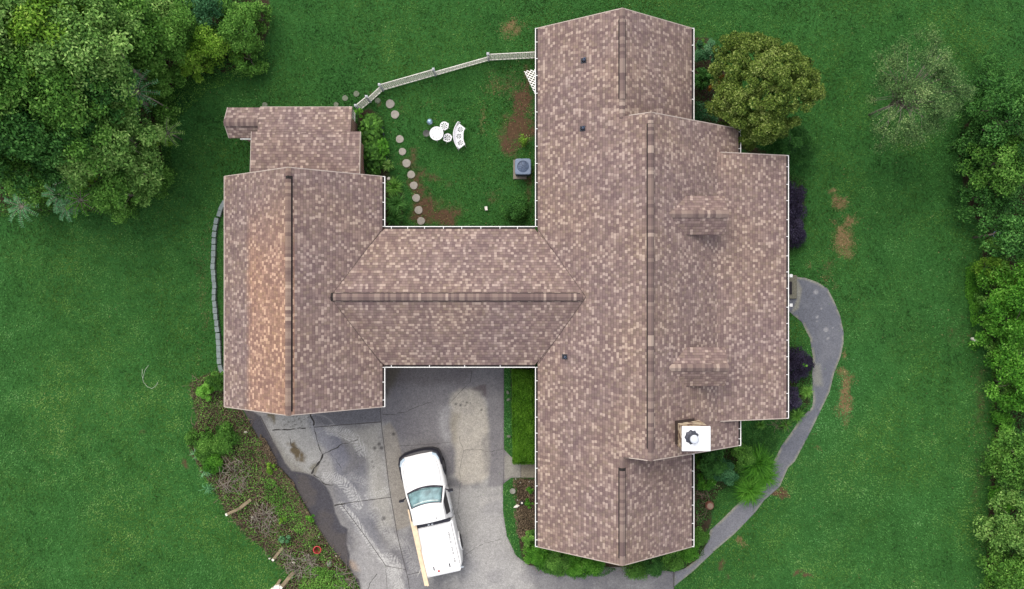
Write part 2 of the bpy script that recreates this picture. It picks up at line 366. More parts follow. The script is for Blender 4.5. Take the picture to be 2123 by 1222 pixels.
BED_S = [(1070, 992), (1130, 992), (1130, 1160), (1440, 1150), (1465, 1110), (1462, 1150), (1420, 1180), (1250, 1196), (1130, 1196), (1085, 1170), (1075, 1120), (1070, 1060)]
BED_E = [(1425, 930), (1540, 915), (1545, 960), (1510, 1010), (1490, 1020), (1478, 1060), (1472, 1100), (1425, 1120)]
BED_P = [(1620, 360), (1668, 372), (1672, 440), (1668, 505), (1640, 528), (1620, 528)]
BED_P2 = [(1620, 715), (1650, 715), (1684, 745), (1682, 795), (1680, 840), (1640, 870), (1620, 872)]
BED_N = [(1425, 75), (1475, 80), (1500, 130), (1560, 300), (1600, 320), (1560, 320), (1425, 260)]
BED_C1 = [(740, 235), (765, 222), (795, 245), (800, 300), (808, 360), (840, 400), (836, 470), (790, 475), (740, 370)]
BED_H = [(1056, 760), (1115, 760), (1115, 960), (1062, 950)]
WOOD = [(-120, -120), (560, -120), (560, 60), (540, 110), (470, 150), (400, 160), (340, 190), (330, 290), (345, 360), (290, 425), (200, 438), (60, 440), (-120, 440)]
WOODR = [(2300, 190), (2123, 190), (2060, 200), (1990, 270), (1985, 330), (2010, 440), (2045, 480), (2030, 560), (2020, 640), (2045, 700), (2062, 800), (2062, 900), (2055, 1000), (2045, 1100), (2040, 1330), (2300, 1330)]
KERB_IN = [(447, 440), (440, 600), (455, 770), (475, 780), (475, 420)]

def world2px(P): return np.stack([P[:, 0] * F / H + 1061.5, 611 - P[:, 1] * F / H], 1)
def blobs(Q, L):
    m = np.zeros(len(Q))
    for (x, y, a, b, s) in L:
        d = np.hypot((Q[:, 0] - x) / (a * 1.15), (Q[:, 1] - y) / (b * 1.15)); m = np.maximum(m, s * (1 - sstep(d, .1, 1.35)))
    return m
def soft(P, poly, w=.25):
    A = A2(poly); i = inpoly(P, A); d, _ = dseg(P, A, True); d = np.where(i, d, -d); return sstep(d, -w, w)
def masks(P):
    Q = world2px(P); n = fbm(P, 1.1, 3) ; n2 = fbm(P, .35, 9)
    wob = Q + np.stack([(fbm(P, .9, 21) - .5), (fbm(P, .9, 33) - .5)], 1) * 34 + np.stack([(fbm(P, .28, 22) - .5), (fbm(P, .28, 34) - .5)], 1) * 14
    soil = np.clip(blobs(wob, SOIL) * (.75 + .9 * (n2 - .3)), 0, 1)
    dry = np.clip(blobs(wob, DRY) * (.8 + .9 * (n2 - .3)), 0, 1)
    mul = np.zeros(len(P))
    for poly, s in ((BED_W, 1), (BED_S, .95), (BED_E, .9), (BED_P, .9), (BED_P2, .9), (BED_N, .9), (BED_C1, .8), (BED_H, .8), (WOOD, .9), (WOODR, .9), (KERB_IN, .35)):
        mul = np.maximum(mul, s * soft(P, poly, .22))
    mul = np.clip(mul * (.8 + .5 * n), 0, 1)
    return soil, dry, mul

# one ground sheet: fine grid where the photograph looks, wide cells out to the horizon
xs = np.concatenate([np.linspace(-600, -40, 12), np.linspace(-30, 30, 401), np.linspace(40, 600, 12)])
ys = np.concatenate([np.linspace(-600, -30, 12), np.linspace(-20, 20, 268), np.linspace(30, 600, 12)])
GX, GY = np.meshgrid(xs, ys); P = np.stack([GX.ravel(), GY.ravel()], 1)
so, dr, mu = masks(P); near = (np.abs(P[:, 0]) < 32) & (np.abs(P[:, 1]) < 22)
zz = np.where(near, (fbm(P, 1.6, 5) - .5) * .02, 0) - .012
nx, ny = len(xs), len(ys); I = np.arange((ny - 1) * (nx - 1)); r0 = I // (nx - 1) * nx + I % (nx - 1)
def ground_mat():
    m, t, p, N, L = newmat('lawn soil and mulch'); setp(p, .95, 0, .1)
    a = N('ShaderNodeAttribute'); a.attribute_name = 'mask'; sp = N('ShaderNodeSeparateColor'); L(a.outputs['Color'], sp.inputs[0])
    P_ = gcoord(t); n1 = noise_(t, P_, .25, 4); n2 = noise_(t, P_, 22, 4, .7); n3 = noise_(t, P_, 5, 4, .6)
    g = mixc(t, n1, tuple(v * FK for v in lin((30, 62, 26))), tuple(v * FK for v in lin((44, 84, 40))))
    g = mixc(t, .8, g, ramp(t, n2, [(.3, (.45, .45, .45)), (.7, (1.5, 1.5, 1.4))]), 'MULTIPLY')
    so = mixc(t, n3, lin((64, 50, 38)), lin((100, 80, 62))); so = mixc(t, .8, so, ramp(t, n2, [(.3, (.6, .6, .6)), (.7, (1.3, 1.3, 1.3))]), 'MULTIPLY')
    dy = mixc(t, n2, lin((80, 68, 44)), lin((132, 114, 82)))
    ml = mixc(t, n3, lin((34, 31, 24)), lin((76, 66, 52))); ml = mixc(t, .9, ml, ramp(t, n2, [(.3, (.4, .4, .4)), (.7, (1.5, 1.5, 1.5))]), 'MULTIPLY')
    def thr(ch, a, b):
        s = math_(t, 'ADD', ch, math_(t, 'MULTIPLY', math_(t, 'SUBTRACT', n3, .5), .7)); r = N('ShaderNodeMapRange'); r.interpolation_type = 'SMOOTHSTEP'
        L(s, r.inputs[0]); r.inputs[1].default_value = a; r.inputs[2].default_value = b; return r.outputs[0]
    c = mixc(t, thr(sp.outputs[1], .3, .9), g, dy); c = mixc(t, thr(sp.outputs[0], .22, .8), c, so); c = mixc(t, thr(sp.outputs[2], .3, .8), c, ml)
    L(c, p.inputs['Base Color']); bump_(t, p, n2, .6, .03); return m
ground = np_mesh('ground', np.stack([P[:, 0], P[:, 1], zz], 1), np.stack([r0, r0 + 1, r0 + nx + 1, r0 + nx], 1), ground_mat(), col=np.stack([so, dr, mu, np.ones(len(P))], 1), smooth=True)
tag(ground, kind='structure')

def sheet(poly, step, z, skirt=0.03):
    A = np.array(poly); mn = A.min(0) - step; mx = A.max(0) + step
    x = np.arange(mn[0], mx[0] + step, step); y = np.arange(mn[1], mx[1] + step, step)
    X, Y = np.meshgrid(x, y); P = np.stack([X.ravel(), Y.ravel()], 1); nx, ny = len(x), len(y)
    cc = (P.reshape(ny, nx, 2)[:-1, :-1] + step / 2).reshape(-1, 2); keep = inpoly(cc, A)
    I = np.nonzero(keep)[0]; r0 = I // (nx - 1) * nx + I % (nx - 1); Fc = np.stack([r0, r0 + 1, r0 + nx + 1, r0 + nx], 1)
    used, inv = np.unique(Fc.ravel(), return_inverse=True); V = P[used]; Fc = inv.reshape(Fc.shape)
    cnt = np.bincount(Fc.ravel(), minlength=len(V)); b = cnt < 4
    d, q = dseg(V[b], A, True); V[b] = q
    Z = np.full(len(V), z); Z[b] = z - skirt
    return np.column_stack([V, Z]), Fc, b

def plcoords(P, pts):
    """distance along, signed offset and distance for a polyline"""
    pts = np.asarray(pts); best = np.full(len(P), 1e9); al = np.zeros(len(P)); sg = np.zeros(len(P)); acc = 0
    for i in range(len(pts) - 1):
        a, b = pts[i], pts[i + 1]; d = b - a; L = np.hypot(*d); u = d / L; w = P - a
        t = np.clip(w @ u, 0, L); q = a + t[:, None] * u; e = np.hypot(*(P - q).T); k = e < best
        best[k] = e[k]; al[k] = acc + t[k]; sg[k] = (u[0] * w[:, 1] - u[1] * w[:, 0])[k]; acc += L
    return al, sg, best

def concrete_mat(name, speck=1.0, fine=60):
    m, t, p, N, L = newmat(name); setp(p, .85, 0, .25)
    c = attr(t, 'mask', 'Color'); P_ = gcoord(t)
    n = noise_(t, P_, fine, 4, .75); c = mixc(t, speck, c, ramp(t, n, [(.3, (.62, .62, .62)), (.7, (1.38, 1.38, 1.38))]), 'MULTIPLY')
    n2 = noise_(t, P_, 7, 5, .7); c = mixc(t, .8, c, ramp(t, n2, [(.3, (.8, .8, .8)), (.7, (1.18, 1.18, 1.18))]), 'MULTIPLY')
    L(c, p.inputs['Base Color']); bump_(t, p, n, .25, .01); return m
V, Fc, bd = sheet(A2(DRIVE), .05, .022)
Q = world2px(V[:, :2]); P = V[:, :2]
wq = Q + np.stack([(fbm(P, .7, 41) - .5), (fbm(P, .7, 43) - .5)], 1) * 16
def pm(poly, w, q=None):
    q = wq if q is None else q; A = np.array(poly, float); i = inpoly(q, A); d, _ = dseg(q, A, True); return sstep(np.where(i, d, -d), -w, w)
KC = .92
def L3(*c): return np.array(lin(c)) * KC
col = np.tile(L3(122, 121, 121), (len(P), 1))
def over(m, c): 
    global col
    col = col * (1 - m[:, None]) + np.array(c)[None] * m[:, None]
n1 = fbm(P, 2.5, 51); n2 = fbm(P, .9, 52); n3 = fbm(P, .28, 53)
over(sstep(n1, .42, .66) * .8, L3(158, 157, 154)); over(sstep(n2, .48, .7) * .6, L3(98, 97, 102)); over(sstep(n3, .55, .75) * .35, L3(150, 150, 148))
over(pm([(790, 740), (1050, 740), (1050, 1000), (1012, 1010), (1012, 840), (990, 800), (930, 820), (940, 980), (830, 985), (822, 900), (808, 876), (790, 880)], 4) * .75, L3(112, 110, 114))
over(pm([(790, 740), (1000, 740), (960, 800), (800, 800)], 10) * .4, L3(88, 82, 82))
over(pm([(800, 765), (830, 765), (815, 800), (798, 830)], 8) * .5, L3(90, 86, 66))
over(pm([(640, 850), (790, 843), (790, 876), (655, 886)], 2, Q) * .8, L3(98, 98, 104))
over(pm([(560, 860), (640, 858), (655, 884), (700, 890), (660, 930), (650, 980), (600, 975), (570, 930), (560, 900)], 8) * .75, L3(158, 158, 154))
over(pm([(640, 858), (655, 884), (700, 900), (730, 950), (700, 985), (680, 940), (655, 920)], 8) * .6, L3(118, 120, 132))
over(pm([(700, 900), (790, 880), (800, 1000), (820, 1090), (790, 1090), (770, 1030), (760, 940)], 12) * .6, L3(158, 156, 148))
over(pm([(793, 885), (808, 876), (822, 896), (830, 930), (838, 960), (850, 1090), (822, 1100), (800, 960)], 3, Q) * .7, L3(140, 134, 124))
over(pm([(690, 985), (760, 960), (770, 1060), (800, 1150), (760, 1130), (710, 1060)], 12) * .5, L3(104, 106, 116))
over(pm([(932, 837), (941, 816), (954, 808), (975, 805), (991, 813), (1004, 829), (1008, 846), (1010, 875), (1013, 924), (1013, 985), (1000, 1000), (960, 1004), (942, 985), (944, 940), (936, 895)], 7, Q * .6 + wq * .4) * .85 * (.75 + .5 * n3), L3(168, 163, 153))
over(pm([(910, 845), (932, 845), (936, 925), (915, 920), (905, 880)], 9) * .55 * (.4 + n3), L3(160, 160, 160))
over(pm([(932, 855), (952, 860), (948, 910), (936, 930)], 7) * .5, L3(118, 112, 98))
over(pm([(976, 806), (1004, 798), (1008, 825), (995, 815)], 4) * .6, L3(84, 72, 74))
over(pm([(1000, 905), (1012, 900), (1013, 980), (1003, 985)], 5) * .5, L3(110, 108, 108))
over(pm([(1012, 1035), (1040, 1030), (1043, 1060), (1035, 1110), (1060, 1160), (1100, 1190), (1100, 1240), (960, 1240), (965, 1150), (990, 1080)], 14) * .5, L3(164, 163, 162))
over(pm([(990, 1040), (1018, 1030), (1038, 1025), (1040, 1035), (1000, 1052)], 3) * .5, L3(170, 168, 164))
over(pm([(830, 1110), (860, 1080), (880, 1160), (890, 1240), (840, 1240)], 10) * .6, L3(98, 98, 106))
over(pm([(740, 1080), (800, 1150), (840, 1190), (800, 1240), (750, 1240), (735, 1180)], 14) * .6, L3(158, 157, 156))
over(pm([(723, 1160), (740, 1165), (745, 1185), (728, 1180)], 5) * .5, L3(160, 138, 116))
over(pm([(1100, 1180), (1397, 1180), (1397, 1240), (1120, 1240)], 8) * .45 * (.4 + n1), L3(108, 108, 114))
over(pm([(1046, 945), (1112, 945), (1112, 995), (1046, 995)], 2, Q) * .8, L3(140, 138, 130))
over(pm([(1080, 945), (1112, 945), (1112, 995), (1080, 995)], 1, Q) * .8, L3(132, 126, 110))
moss = pm([(597, 918), (612, 912), (622, 930), (632, 945), (630, 962), (616, 958), (606, 938)], 4) * sstep(n3, .25, .55)
over(moss * .9, L3(84, 70, 42)); over(pm([(552, 855), (572, 862), (572, 882), (560, 872)], 3) * .8 * sstep(n3, .2, .5), L3(84, 74, 44))
over(pm([(640, 970), (652, 960), (660, 965), (650, 988)], 3) * .6, L3(90, 84, 62))
# damp silt strip along the west edge, its own ragged outline
DAMP = [(470, 820), (520, 850), (540, 863), (565, 913), (579, 935), (592, 960), (605, 976), (635, 981), (651, 987), (671, 1002), (678, 1011), (691, 1040), (695, 1064), (707, 1087), (722, 1097), (718, 1125), (726, 1151), (725, 1169), (734, 1192), (745, 1202), (748, 1225), (755, 1300),
        (600, 1300), (600, 1100), (470, 900)]
over(pm([(560, 900), (600, 950), (650, 985), (600, 1000), (560, 940)], 12) * .6, L3(106, 102, 92))
over(pm(DAMP, 1.8, Q * .85 + wq * .15) * (.86 + .14 * n2), L3(62, 61, 68)); over(pm(DAMP, 8) * sstep(n2, .45, .7) * .45, L3(92, 86, 80))
# oil spots, footings
for (x, y, r) in ((777, 929, 4), (791, 929, 4.5), (786, 921, 4), (772, 958, 2), (777, 962, 1.8), (775, 968, 2), (673, 957, 1.6), (798, 812, 9), (816, 900, 4), (795, 1075, 5), (955, 840, 3), (965, 841, 2), (968, 835, 2.5), (975, 836, 2), (960, 833, 2), (998, 850, 2.5), (945, 838, 3)):
    over((1 - sstep(np.hypot(Q[:, 0] - x, Q[:, 1] - y), r * .5, r * 1.3)) * (.75 if r < 9 else .6), L3(64, 62, 62))
for k in range(34):   # specks of lichen by the north west slab
    x, y = 585 + rs.rand() * 60, 862 + rs.rand() * 26; over((1 - sstep(np.hypot(Q[:, 0] - x, Q[:, 1] - y), .6, 2.0)) * .7, L3(70, 70, 62))
# dusty tyre tread prints
TREADS = [([(686, 892), (702, 894), (718, 901), (735, 910), (744, 922), (752, 936)], .30, .8), ([(678, 988), (692, 990), (706, 998), (722, 1012), (734, 1030), (742, 1046)], .30, .85), ([(700, 996), (730, 988), (755, 1000)], .2, .4),
          ([(708, 1046), (738, 1080), (765, 1122), (784, 1150), (800, 1165)], .17, .95), ([(796, 1158), (808, 1158), (820, 1168), (826, 1180)], .3, .8), ([(812, 1182), (820, 1202), (832, 1230)], .3, .8), ([(762, 1030), (790, 1024), (802, 1016)], .2, .5),
          ([(776, 1060), (800, 1100), (822, 1130)], .3, .35), ([(835, 1125), (850, 1150), (862, 1180)], .35, .35), ([(770, 940), (774, 980), (770, 1020)], .2, .35)]
for pts, w, s in TREADS:
    al, sg, d = plcoords(P, [g2(*p) for p in pts]); ph = al / .115 + np.abs(sg) * 9 + n3 * 1.2
    over((np.sin(ph * 2 * math.pi) > -.1) * (1 - sstep(d, w * .75, w)) * s * .68, L3(190, 190, 187))
for c, r, w in (((655, 905), 45, 1.1), ((690, 960), 70, 1.0)):
    d = np.abs(np.hypot(Q[:, 0] - c[0], Q[:, 1] - c[1]) - r); over((1 - sstep(d, .4, w * 1.6)) * .3 * (Q[:, 1] < c[1]), L3(180, 180, 176))
drive = np_mesh('driveway', V, Fc, concrete_mat('stained concrete', 1.0, 24), col=np.column_stack([col, np.ones(len(P))]))
tag(drive, kind='structure')
def ribbon(name, lines, mat, z, parent, kind=None):
    m = MB(); rr = random.Random(5)
    for pts, w, jag in lines:
        A = [Vector((*g2(*p), 0)) for p in pts]; q = []
        for a, b in zip(A, A[1:]):
            n = max(2, int((b - a).length / (.12 if jag else .6)))
            q += [a.lerp(b, i / n) for i in range(n)]
        q.append(A[-1]); L_, R_ = [], []
        for i, p in enumerate(q):
            d = (q[min(i + 1, len(q) - 1)] - q[max(i - 1, 0)]).normalized(); s = Vector((-d.y, d.x, 0))
            ww = w * (rr.uniform(.35, 1.5) if jag else rr.uniform(.85, 1.1)); p = p + s * (rr.uniform(-1, 1) * .03 if jag else 0)
            L_.append(p + s * ww); R_.append(p - s * ww)
        for i in range(len(q) - 1):
            m.face([R_[i] + Vector((0, 0, z)), R_[i + 1] + Vector((0, 0, z)), L_[i + 1] + Vector((0, 0, z)), L_[i] + Vector((0, 0, z))])
    return m.build(name, mat, parent)
M['crack'] = plain('dirt filled crack', (.035, .032, .03), .95, var=.3); M['joint'] = plain('control joint', (.06, .055, .055), .95, var=.3)
ribbon('joint', [([(788, 843), (792, 890), (800, 950), (807, 1010), (824, 1110), (846, 1200), (852, 1240)], .014, 0), ([(651, 886), (700, 882), (790, 875)], .018, 0), ([(693, 1047), (740, 1040), (810, 1031)], .016, 0), ([(540, 863), (565, 912)], .02, 0),
                 ([(709, 1047), (760, 1115), (800, 1173)], .014, 0), ([(800, 1173), (842, 1181)], .012, 0), ([(845, 1192), (870, 1186)], .012, 0), ([(800, 1180), (803, 1225)], .009, 0), ([(1045, 932), (1044, 1004)], .01, 0), ([(1080, 952), (1080, 991)], .012, 0),
                 ([(1397, 1186), (1397, 1230)], .016, 0), ([(825, 925), (880, 922), (935, 917)], .008, 0)], M['joint'], .0265, drive)
ribbon('crack', [([(565, 893), (590, 891), (615, 889), (634, 887)], .022, 1), ([(650, 880), (655, 905), (660, 925), (670, 942)], .014, 1), ([(670, 942), (690, 932), (710, 921), (722, 918), (742, 913)], .018, 1), ([(670, 942), (664, 955), (654, 967), (645, 982)], .05, 1),
                 ([(686, 940), (700, 958), (708, 970)], .008, 1), ([(650, 985), (662, 992), (676, 1006), (692, 1006)], .02, 1), ([(792, 860), (820, 859), (845, 853), (870, 842), (895, 834)], .008, 1), ([(934, 836), (950, 818), (975, 793), (978, 770)], .007, 1),
                 ([(951, 905), (956, 922), (962, 934), (958, 955), (953, 970), (955, 1000)], .008, 1), ([(962, 934), (985, 932), (1020, 936), (1044, 930)], .006, 1), ([(955, 1000), (948, 1060), (955, 1080)], .006, 1), ([(1040, 1118), (1000, 1128), (975, 1142), (950, 1165)], .006, 1),
                 ([(782, 1190), (770, 1205), (762, 1222)], .012, 1), ([(640, 852), (648, 868), (652, 882)], .03, 1), ([(694, 1050), (704, 1045), (716, 1044)], .03, 1), ([(600, 905), (605, 925), (618, 930)], .01, 1)], M['crack'], .028, drive)

V, Fc, bd = sheet(A2(PATH), .06, .03)
P = V[:, :2]; Q = world2px(P); n2 = fbm(P, .9, 61); n3 = fbm(P, .3, 62); wq = Q
col = np.tile(L3(98, 101, 110), (len(P), 1)); over(sstep(n2, .4, .7) * .4, L3(114, 116, 122)); over(sstep(Q[:, 1], 900, 1120) * .45, L3(132, 132, 136))
A = A2(PATH); dd, _ = dseg(P, A, True); over((1 - sstep(dd, .03, .14)) * .6 * sstep(n3, .3, .6), L3(150, 150, 128)); over(pm([(1684, 755), (1700, 755), (1705, 800), (1684, 800)], 6) * .5, L3(138, 138, 124))
over(pm([(1650, 575), (1652, 620), (1640, 650), (1655, 640), (1662, 600)], 3) * .5, L3(150, 148, 128))
for (x, y, r) in ((1691, 606, 5), (1712, 684, 5), (1694, 658, 3), (1702, 640, 2.2), (1693, 667, 2), (1716, 702, 3), (1726, 679, 1.8)):
    over((1 - sstep(np.hypot(Q[:, 0] - x, Q[:, 1] - y), r * .6, r * 1.2)) * .5, L3(168, 168, 170))
tag(np_mesh('garden path', V, Fc, concrete_mat('grey path concrete', .9, 22), col=np.column_stack([col, np.ones(len(P))])), kind='structure')
bpy.data.objects['garden path'].name = 'garden_path'

# ------------------------------------------------------------ grass blades
HOUSE = [(-12.2, -4.6, 1.6, -6.0)]
def in_house(P):
    x, y = P[:, 0], P[:, 1]
    r = lambda a, b, c, d: (x > a) & (x < b) & (y > c) & (y < d)
    return r(-12.2, -6.0, -4.6, 4.8) | r(-6.1, 1.5, -2.8, 2.6) | r(1.4, 7.6, -10.8, 11.4) | r(7, 9.7, -6.3, 6.9) | r(9, 11.9, -5.2, 5.8) | r(-12, -7.5, 4.7, 8.8)
FK = 1.35
M['grass'] = foliage('lawn grass', [(22, 48, 18), (44, 84, 34), (60, 106, 48), (82, 130, 68), (120, 156, 100)], .6, .2)
def grass(name, n, xr, yr, h0, h1, seed, w=.022, straw=False):
    r = np.random.RandomState(seed); P = np.column_stack([r.uniform(*xr, n), r.uniform(*yr, n)])
    ok = ~in_house(P) & ~inpoly(P, A2(DRIVE)) & ~inpoly(P, A2(PATH)); P = P[ok]
    so, dr, mu = masks(P)
    if straw:
        keep = (r.rand(len(P)) < np.clip(dr * 1.5 - .1, 0, 1) + .25 * so + .006) & (mu < .5)
    else: keep = r.rand(len(P)) > np.clip(np.maximum(np.maximum(sstep(so, .2, .85) * .9, sstep(dr, .3, .95) * .7), sstep(mu, .3, .6) * .97), 0, 1)
    P = P[keep]; m = len(P)
    Q = world2px(P)
    big = fbm(P, 5, 71, 3); mid = fbm(P, 1.2, 72, 3); sm = fbm(P, .25, 73, 2)
    pale_haze = .10 * sstep(Q[:, 1], 300, 1100) * (1 - sstep(Q[:, 0], 500, 1500) * .4)  # paler growth plus vignette haze painted into the blade tone, stronger lower left
    rn = np.clip(.22 + .36 * (big - .4) + .42 * (mid - .35) + .36 * (sm - .4) + pale_haze * 1.9 + .035 * np.sin(P[:, 0] * 5.6 + fbm(P, 6, 77) * 3) * sstep(P[:, 0], 12, 15) + .03 * np.sin((P[:, 0] * .8 + P[:, 1]) * 4.2) * (1 - sstep(P[:, 0], -13, -11)) + r.normal(0, .16, m), 0, 1)
    rn = np.where(r.rand(m) < .004, 1, rn)
    if straw: rn = np.clip(r.normal(.5, .25, m), 0, 1)
    th = r.rand(m) * 2 * math.pi; tilt = r.uniform(.5, 1.15, m); h = r.uniform(h0, h1, m); d = np.column_stack([np.cos(th) * np.sin(tilt), np.sin(th) * np.sin(tilt), np.cos(tilt)]) * h[:, None]
    s = np.column_stack([-np.sin(th), np.cos(th), np.zeros(m)]) * w * r.uniform(.7, 1.3, m)[:, None]
    B = np.column_stack([P, np.full(m, -.01)]); V = np.empty((m, 3, 3)); V[:, 0] = B - s; V[:, 1] = B + s; V[:, 2] = B + d
    o = np_mesh(name, V.reshape(-1, 3), np.arange(m * 3).reshape(m, 3), M['straw' if straw else 'grass'], rnd=rn); return tag(o, kind='stuff')
GN = 640000
M['straw'] = foliage('dead straw grass', [(62, 54, 34), (104, 90, 60), (134, 118, 84), (164, 148, 112)], .8, .1)
tag(grass('straw_grass', 400000, (-27, 27), (-16.5, 16.5), .03, .07, 12, .018, True), 'dead straw coloured grass in the worn patches of the lawn', 'grass')
tag(grass('grass', GN, (-27, 27), (-16.5, 16.5), .045, .10, 11, .023), 'short mown green lawn grass growing all round the house', 'grass')

# ------------------------------------------------------------ the house
house = thing('house', 'sprawling single storey house with brown mottled shingle roofs, a joined garage wing and white gutters', 'house', (0, 0, 0))
PT = .68; EZ = 2.9
def slope(m, poly, ez, zf, along, th=.14, sl=PT):
    """roof plane prism; poly in xy, zf(x,y) height, along 'x' or 'y' = eave direction"""
    k = math.sqrt(1 + sl * sl) / sl
    top = [Vector((x, y, zf(x, y))) for x, y in poly]; a = sum(top[i].x * top[(i + 1) % len(top)].y - top[(i + 1) % len(top)].x * top[i].y for i in range(len(top)))
    if a < 0: top = top[::-1]
    uv = [((p.y if along == 'y' else p.x) + 50, (p.z - ez) * k + 12.7) for p in top]
    m.face(top, uv)
    bot = [p - Vector((0, 0, th)) for p in top]; m.face(bot[::-1], [(0, 0)] * len(top))
    n = len(top)
    for i in range(n):
        j = (i + 1) % n; m.face([bot[i], bot[j], top[j], top[i]], [(0, 0), (.1, 0), (.1, .05), (0, .05)])
def rz(xe, xr, ez, rr): return lambda x, y: ez + (x - xe) / (xr - xe) * (rr - ez)
ZR, ZC = EZ + (4.51 - 1.127) * PT, EZ + (5.54 - 1.127) * PT
west = rz(1.127, 4.51, EZ, ZR); eastw = rz(7.896, 4.51, EZ, ZR); eastc = rz(9.95, 5.54, EZ, ZC)
YN, YS, CN, CS = 11.70, -11.08, 7.28, -6.64
m = MB()
slope(m, [(1.127, YS), (1.127, YN), (4.51, YN), (4.51, CN), (5.54, CN), (5.54, CS), (4.51, CS), (4.51, YS)], EZ, west, 'y')
slope(m, [(4.51, CN - .3), (7.896, CN - .3), (7.896, YN), (4.51, YN)], EZ, eastw, 'y'); slope(m, [(4.51, YS), (7.896, YS), (7.896, CS + .3), (4.51, CS + .3)], EZ, eastw, 'y')
slope(m, [(5.54, CS), (9.95, CS), (9.95, CN), (5.54, CN)], EZ, eastc, 'y')
main_roof = m.build('main_roof', M['shingle'], house, fix=False)
pz = lambda x, y: 2.9 + (12.05 - x) * .243
m = MB(); slope(m, [(8.4, -5.44), (12.05, -5.44), (12.05, 6.11), (8.4, 6.11)], 2.9, pz, 'y', .12, .243); porch_roof = m.build('porch_roof', M['shingle'], house, fix=False)
GXW, GXE, GR, GZ, GN_, GS = -12.63, -5.69, -9.13, 5.26, 5.19, -4.935
gw = rz(GXW, GR, 2.9, GZ); ge = rz(GXE, GR, 2.9, GZ)
m = MB(); slope(m, [(GXW, GS), (GR, GS), (GR, GN_), (GXW, GN_)], 2.9, gw, 'y'); slope(m, [(GR, GS), (GXE, GS), (GXE, GN_), (GR, GN_)], 2.9, ge, 'y')
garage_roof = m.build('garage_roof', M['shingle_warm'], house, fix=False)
CY, CZ = -.106, 4.27; cyn, cys = 2.886, -3.098
cn = lambda x, y: 2.9 + (cyn - y) / (cyn - CY) * (CZ - 2.9); cs = lambda x, y: 2.9 + (y - cys) / (CY - cys) * (CZ - 2.9)
csl = (CZ - 2.9) / (cyn - CY)
m = MB(); slope(m, [(-7.85, CY), (3.3, CY), (1.0, cyn), (-5.6, cyn)], 2.9, cn, 'x', .12, csl); slope(m, [(-7.85, CY), (3.3, CY), (1.0, cys), (-5.6, cys)], 2.9, cs, 'x', .12, csl)
link_roof = m.build('breezeway_roof', M['shingle'], house, fix=False)
# little lean-to roofs north of the garage
def e(px, py, z): v = at(px, py, z); return (v.x, v.y)
m = MB()
a0, a1 = e(521, 273, 2.74), e(747, 273, 2.74); an = a0[1]; az = lambda x, y: 2.74 + (an - y) * .085
slope(m, [(a0[0], an), (a1[0], an), (a1[0], 4.7), (a0[0], 4.7)], 2.74, az, 'x', .10, .085)
b0, b1 = e(540, 222, 2.33), e(730.4, 222, 2.33); bn = b0[1]; bz = lambda x, y: 2.33 + (bn - y) * .34
slope(m, [(b0[0], bn), (b1[0], bn), (b1[0], an - .05), (b0[0], an - .05)], 2.33, bz, 'x', .10, .34)
g0 = e(471.5, 223, 2.30); gy = at(500, 254, 2.58).y; gs_ = at(500, 286, 2.25).y
gz1 = lambda x, y: 2.29 + (g0[1] - y) / (g0[1] - gy) * .29; gz2 = lambda x, y: 2.20 + (y - gs_) / (gy - gs_) * .38
slope(m, [(g0[0], g0[1]), (b0[0], g0[1]), (b0[0], gy), (g0[0] - .06, gy)], 2.29, gz1, 'x', .08, .43); slope(m, [(g0[0] - .06, gy), (b0[0], gy), (b0[0], gs_), (g0[0] + .03, gs_)], 2.2, gz2, 'x', .08, .55)
lean_roof = m.build('lean_to_roof', M['shingle'], house, fix=False)
m = MB(); x0, x1 = at(498, 288, 2.15).x, at(523, 288, 2.15).x; m.box(x0, x1, gs_ - .05, gs_ - .01, 2.0, 2.16); m.build('fascia_board', M['white'], lean_roof)

# pale drip edges on rakes
def rake(pts, parent, mat='drip', w=.035):
    m = MB()
    for a, b in zip(pts, pts[1:]):
        a, b = Vector(a), Vector(b); d = (b - a); h = Vector((d.x, d.y, 0)); n = Vector((-h.y, h.x, 0)).normalized() * w
        u = Vector((0, 0, .006)); dn = Vector((0, 0, -.17))
        m.loft([[a - n * .5 + u, a + n * .5 + u, a + n * .5 + dn, a - n * .5 + dn], [b - n * .5 + u, b + n * .5 + u, b + n * .5 + dn, b - n * .5 + dn]])
    return m.build('drip_edge', M[mat], parent)
V3 = lambda f, x, y: (x, y, f(x, y))
rake([V3(west, 1.127, YN), V3(west, 4.51, YN), V3(eastw, 7.896, YN)], main_roof); rake([V3(west, 1.127, YS), V3(west, 4.51, YS), V3(eastw, 7.896, YS)], main_roof)
rake([V3(west, 4.75, CN), V3(west, 5.54, CN), V3(eastc, 9.95, CN)], main_roof); rake([V3(west, 4.75, CS), V3(west, 5.54, CS), V3(eastc, 9.95, CS)], main_roof)
rake([V3(pz, 8.95, 6.11), V3(pz, 12.05, 6.11)], porch_roof); rake([V3(pz, 8.95, -5.44), V3(pz, 12.05, -5.44)], porch_roof)
rake([V3(gw, GXW, GN_), V3(gw, GR, GN_), V3(ge, GXE, GN_)], garage_roof); rake([V3(gw, GXW, GS), V3(gw, GR, GS), V3(ge, GXE, GS)], garage_roof)
rake([(GXW, GS, 2.9), (GXW, GN_, 2.9)], garage_roof, w=.05)
rake([V3(az, a0[0], an), V3(az, a0[0], 4.9)], lean_roof, w=.025); rake([V3(az, a1[0], an), V3(az, a1[0], 4.9)], lean_roof, w=.025); rake([(b0[0], bn, 2.33), (b1[0], bn, 2.33)], lean_roof, w=.025)
rake([(g0[0], g0[1], 2.29), (g0[0] - .06, gy, 2.58), (g0[0] + .03, gs_, 2.2)], lean_roof, w=.03)

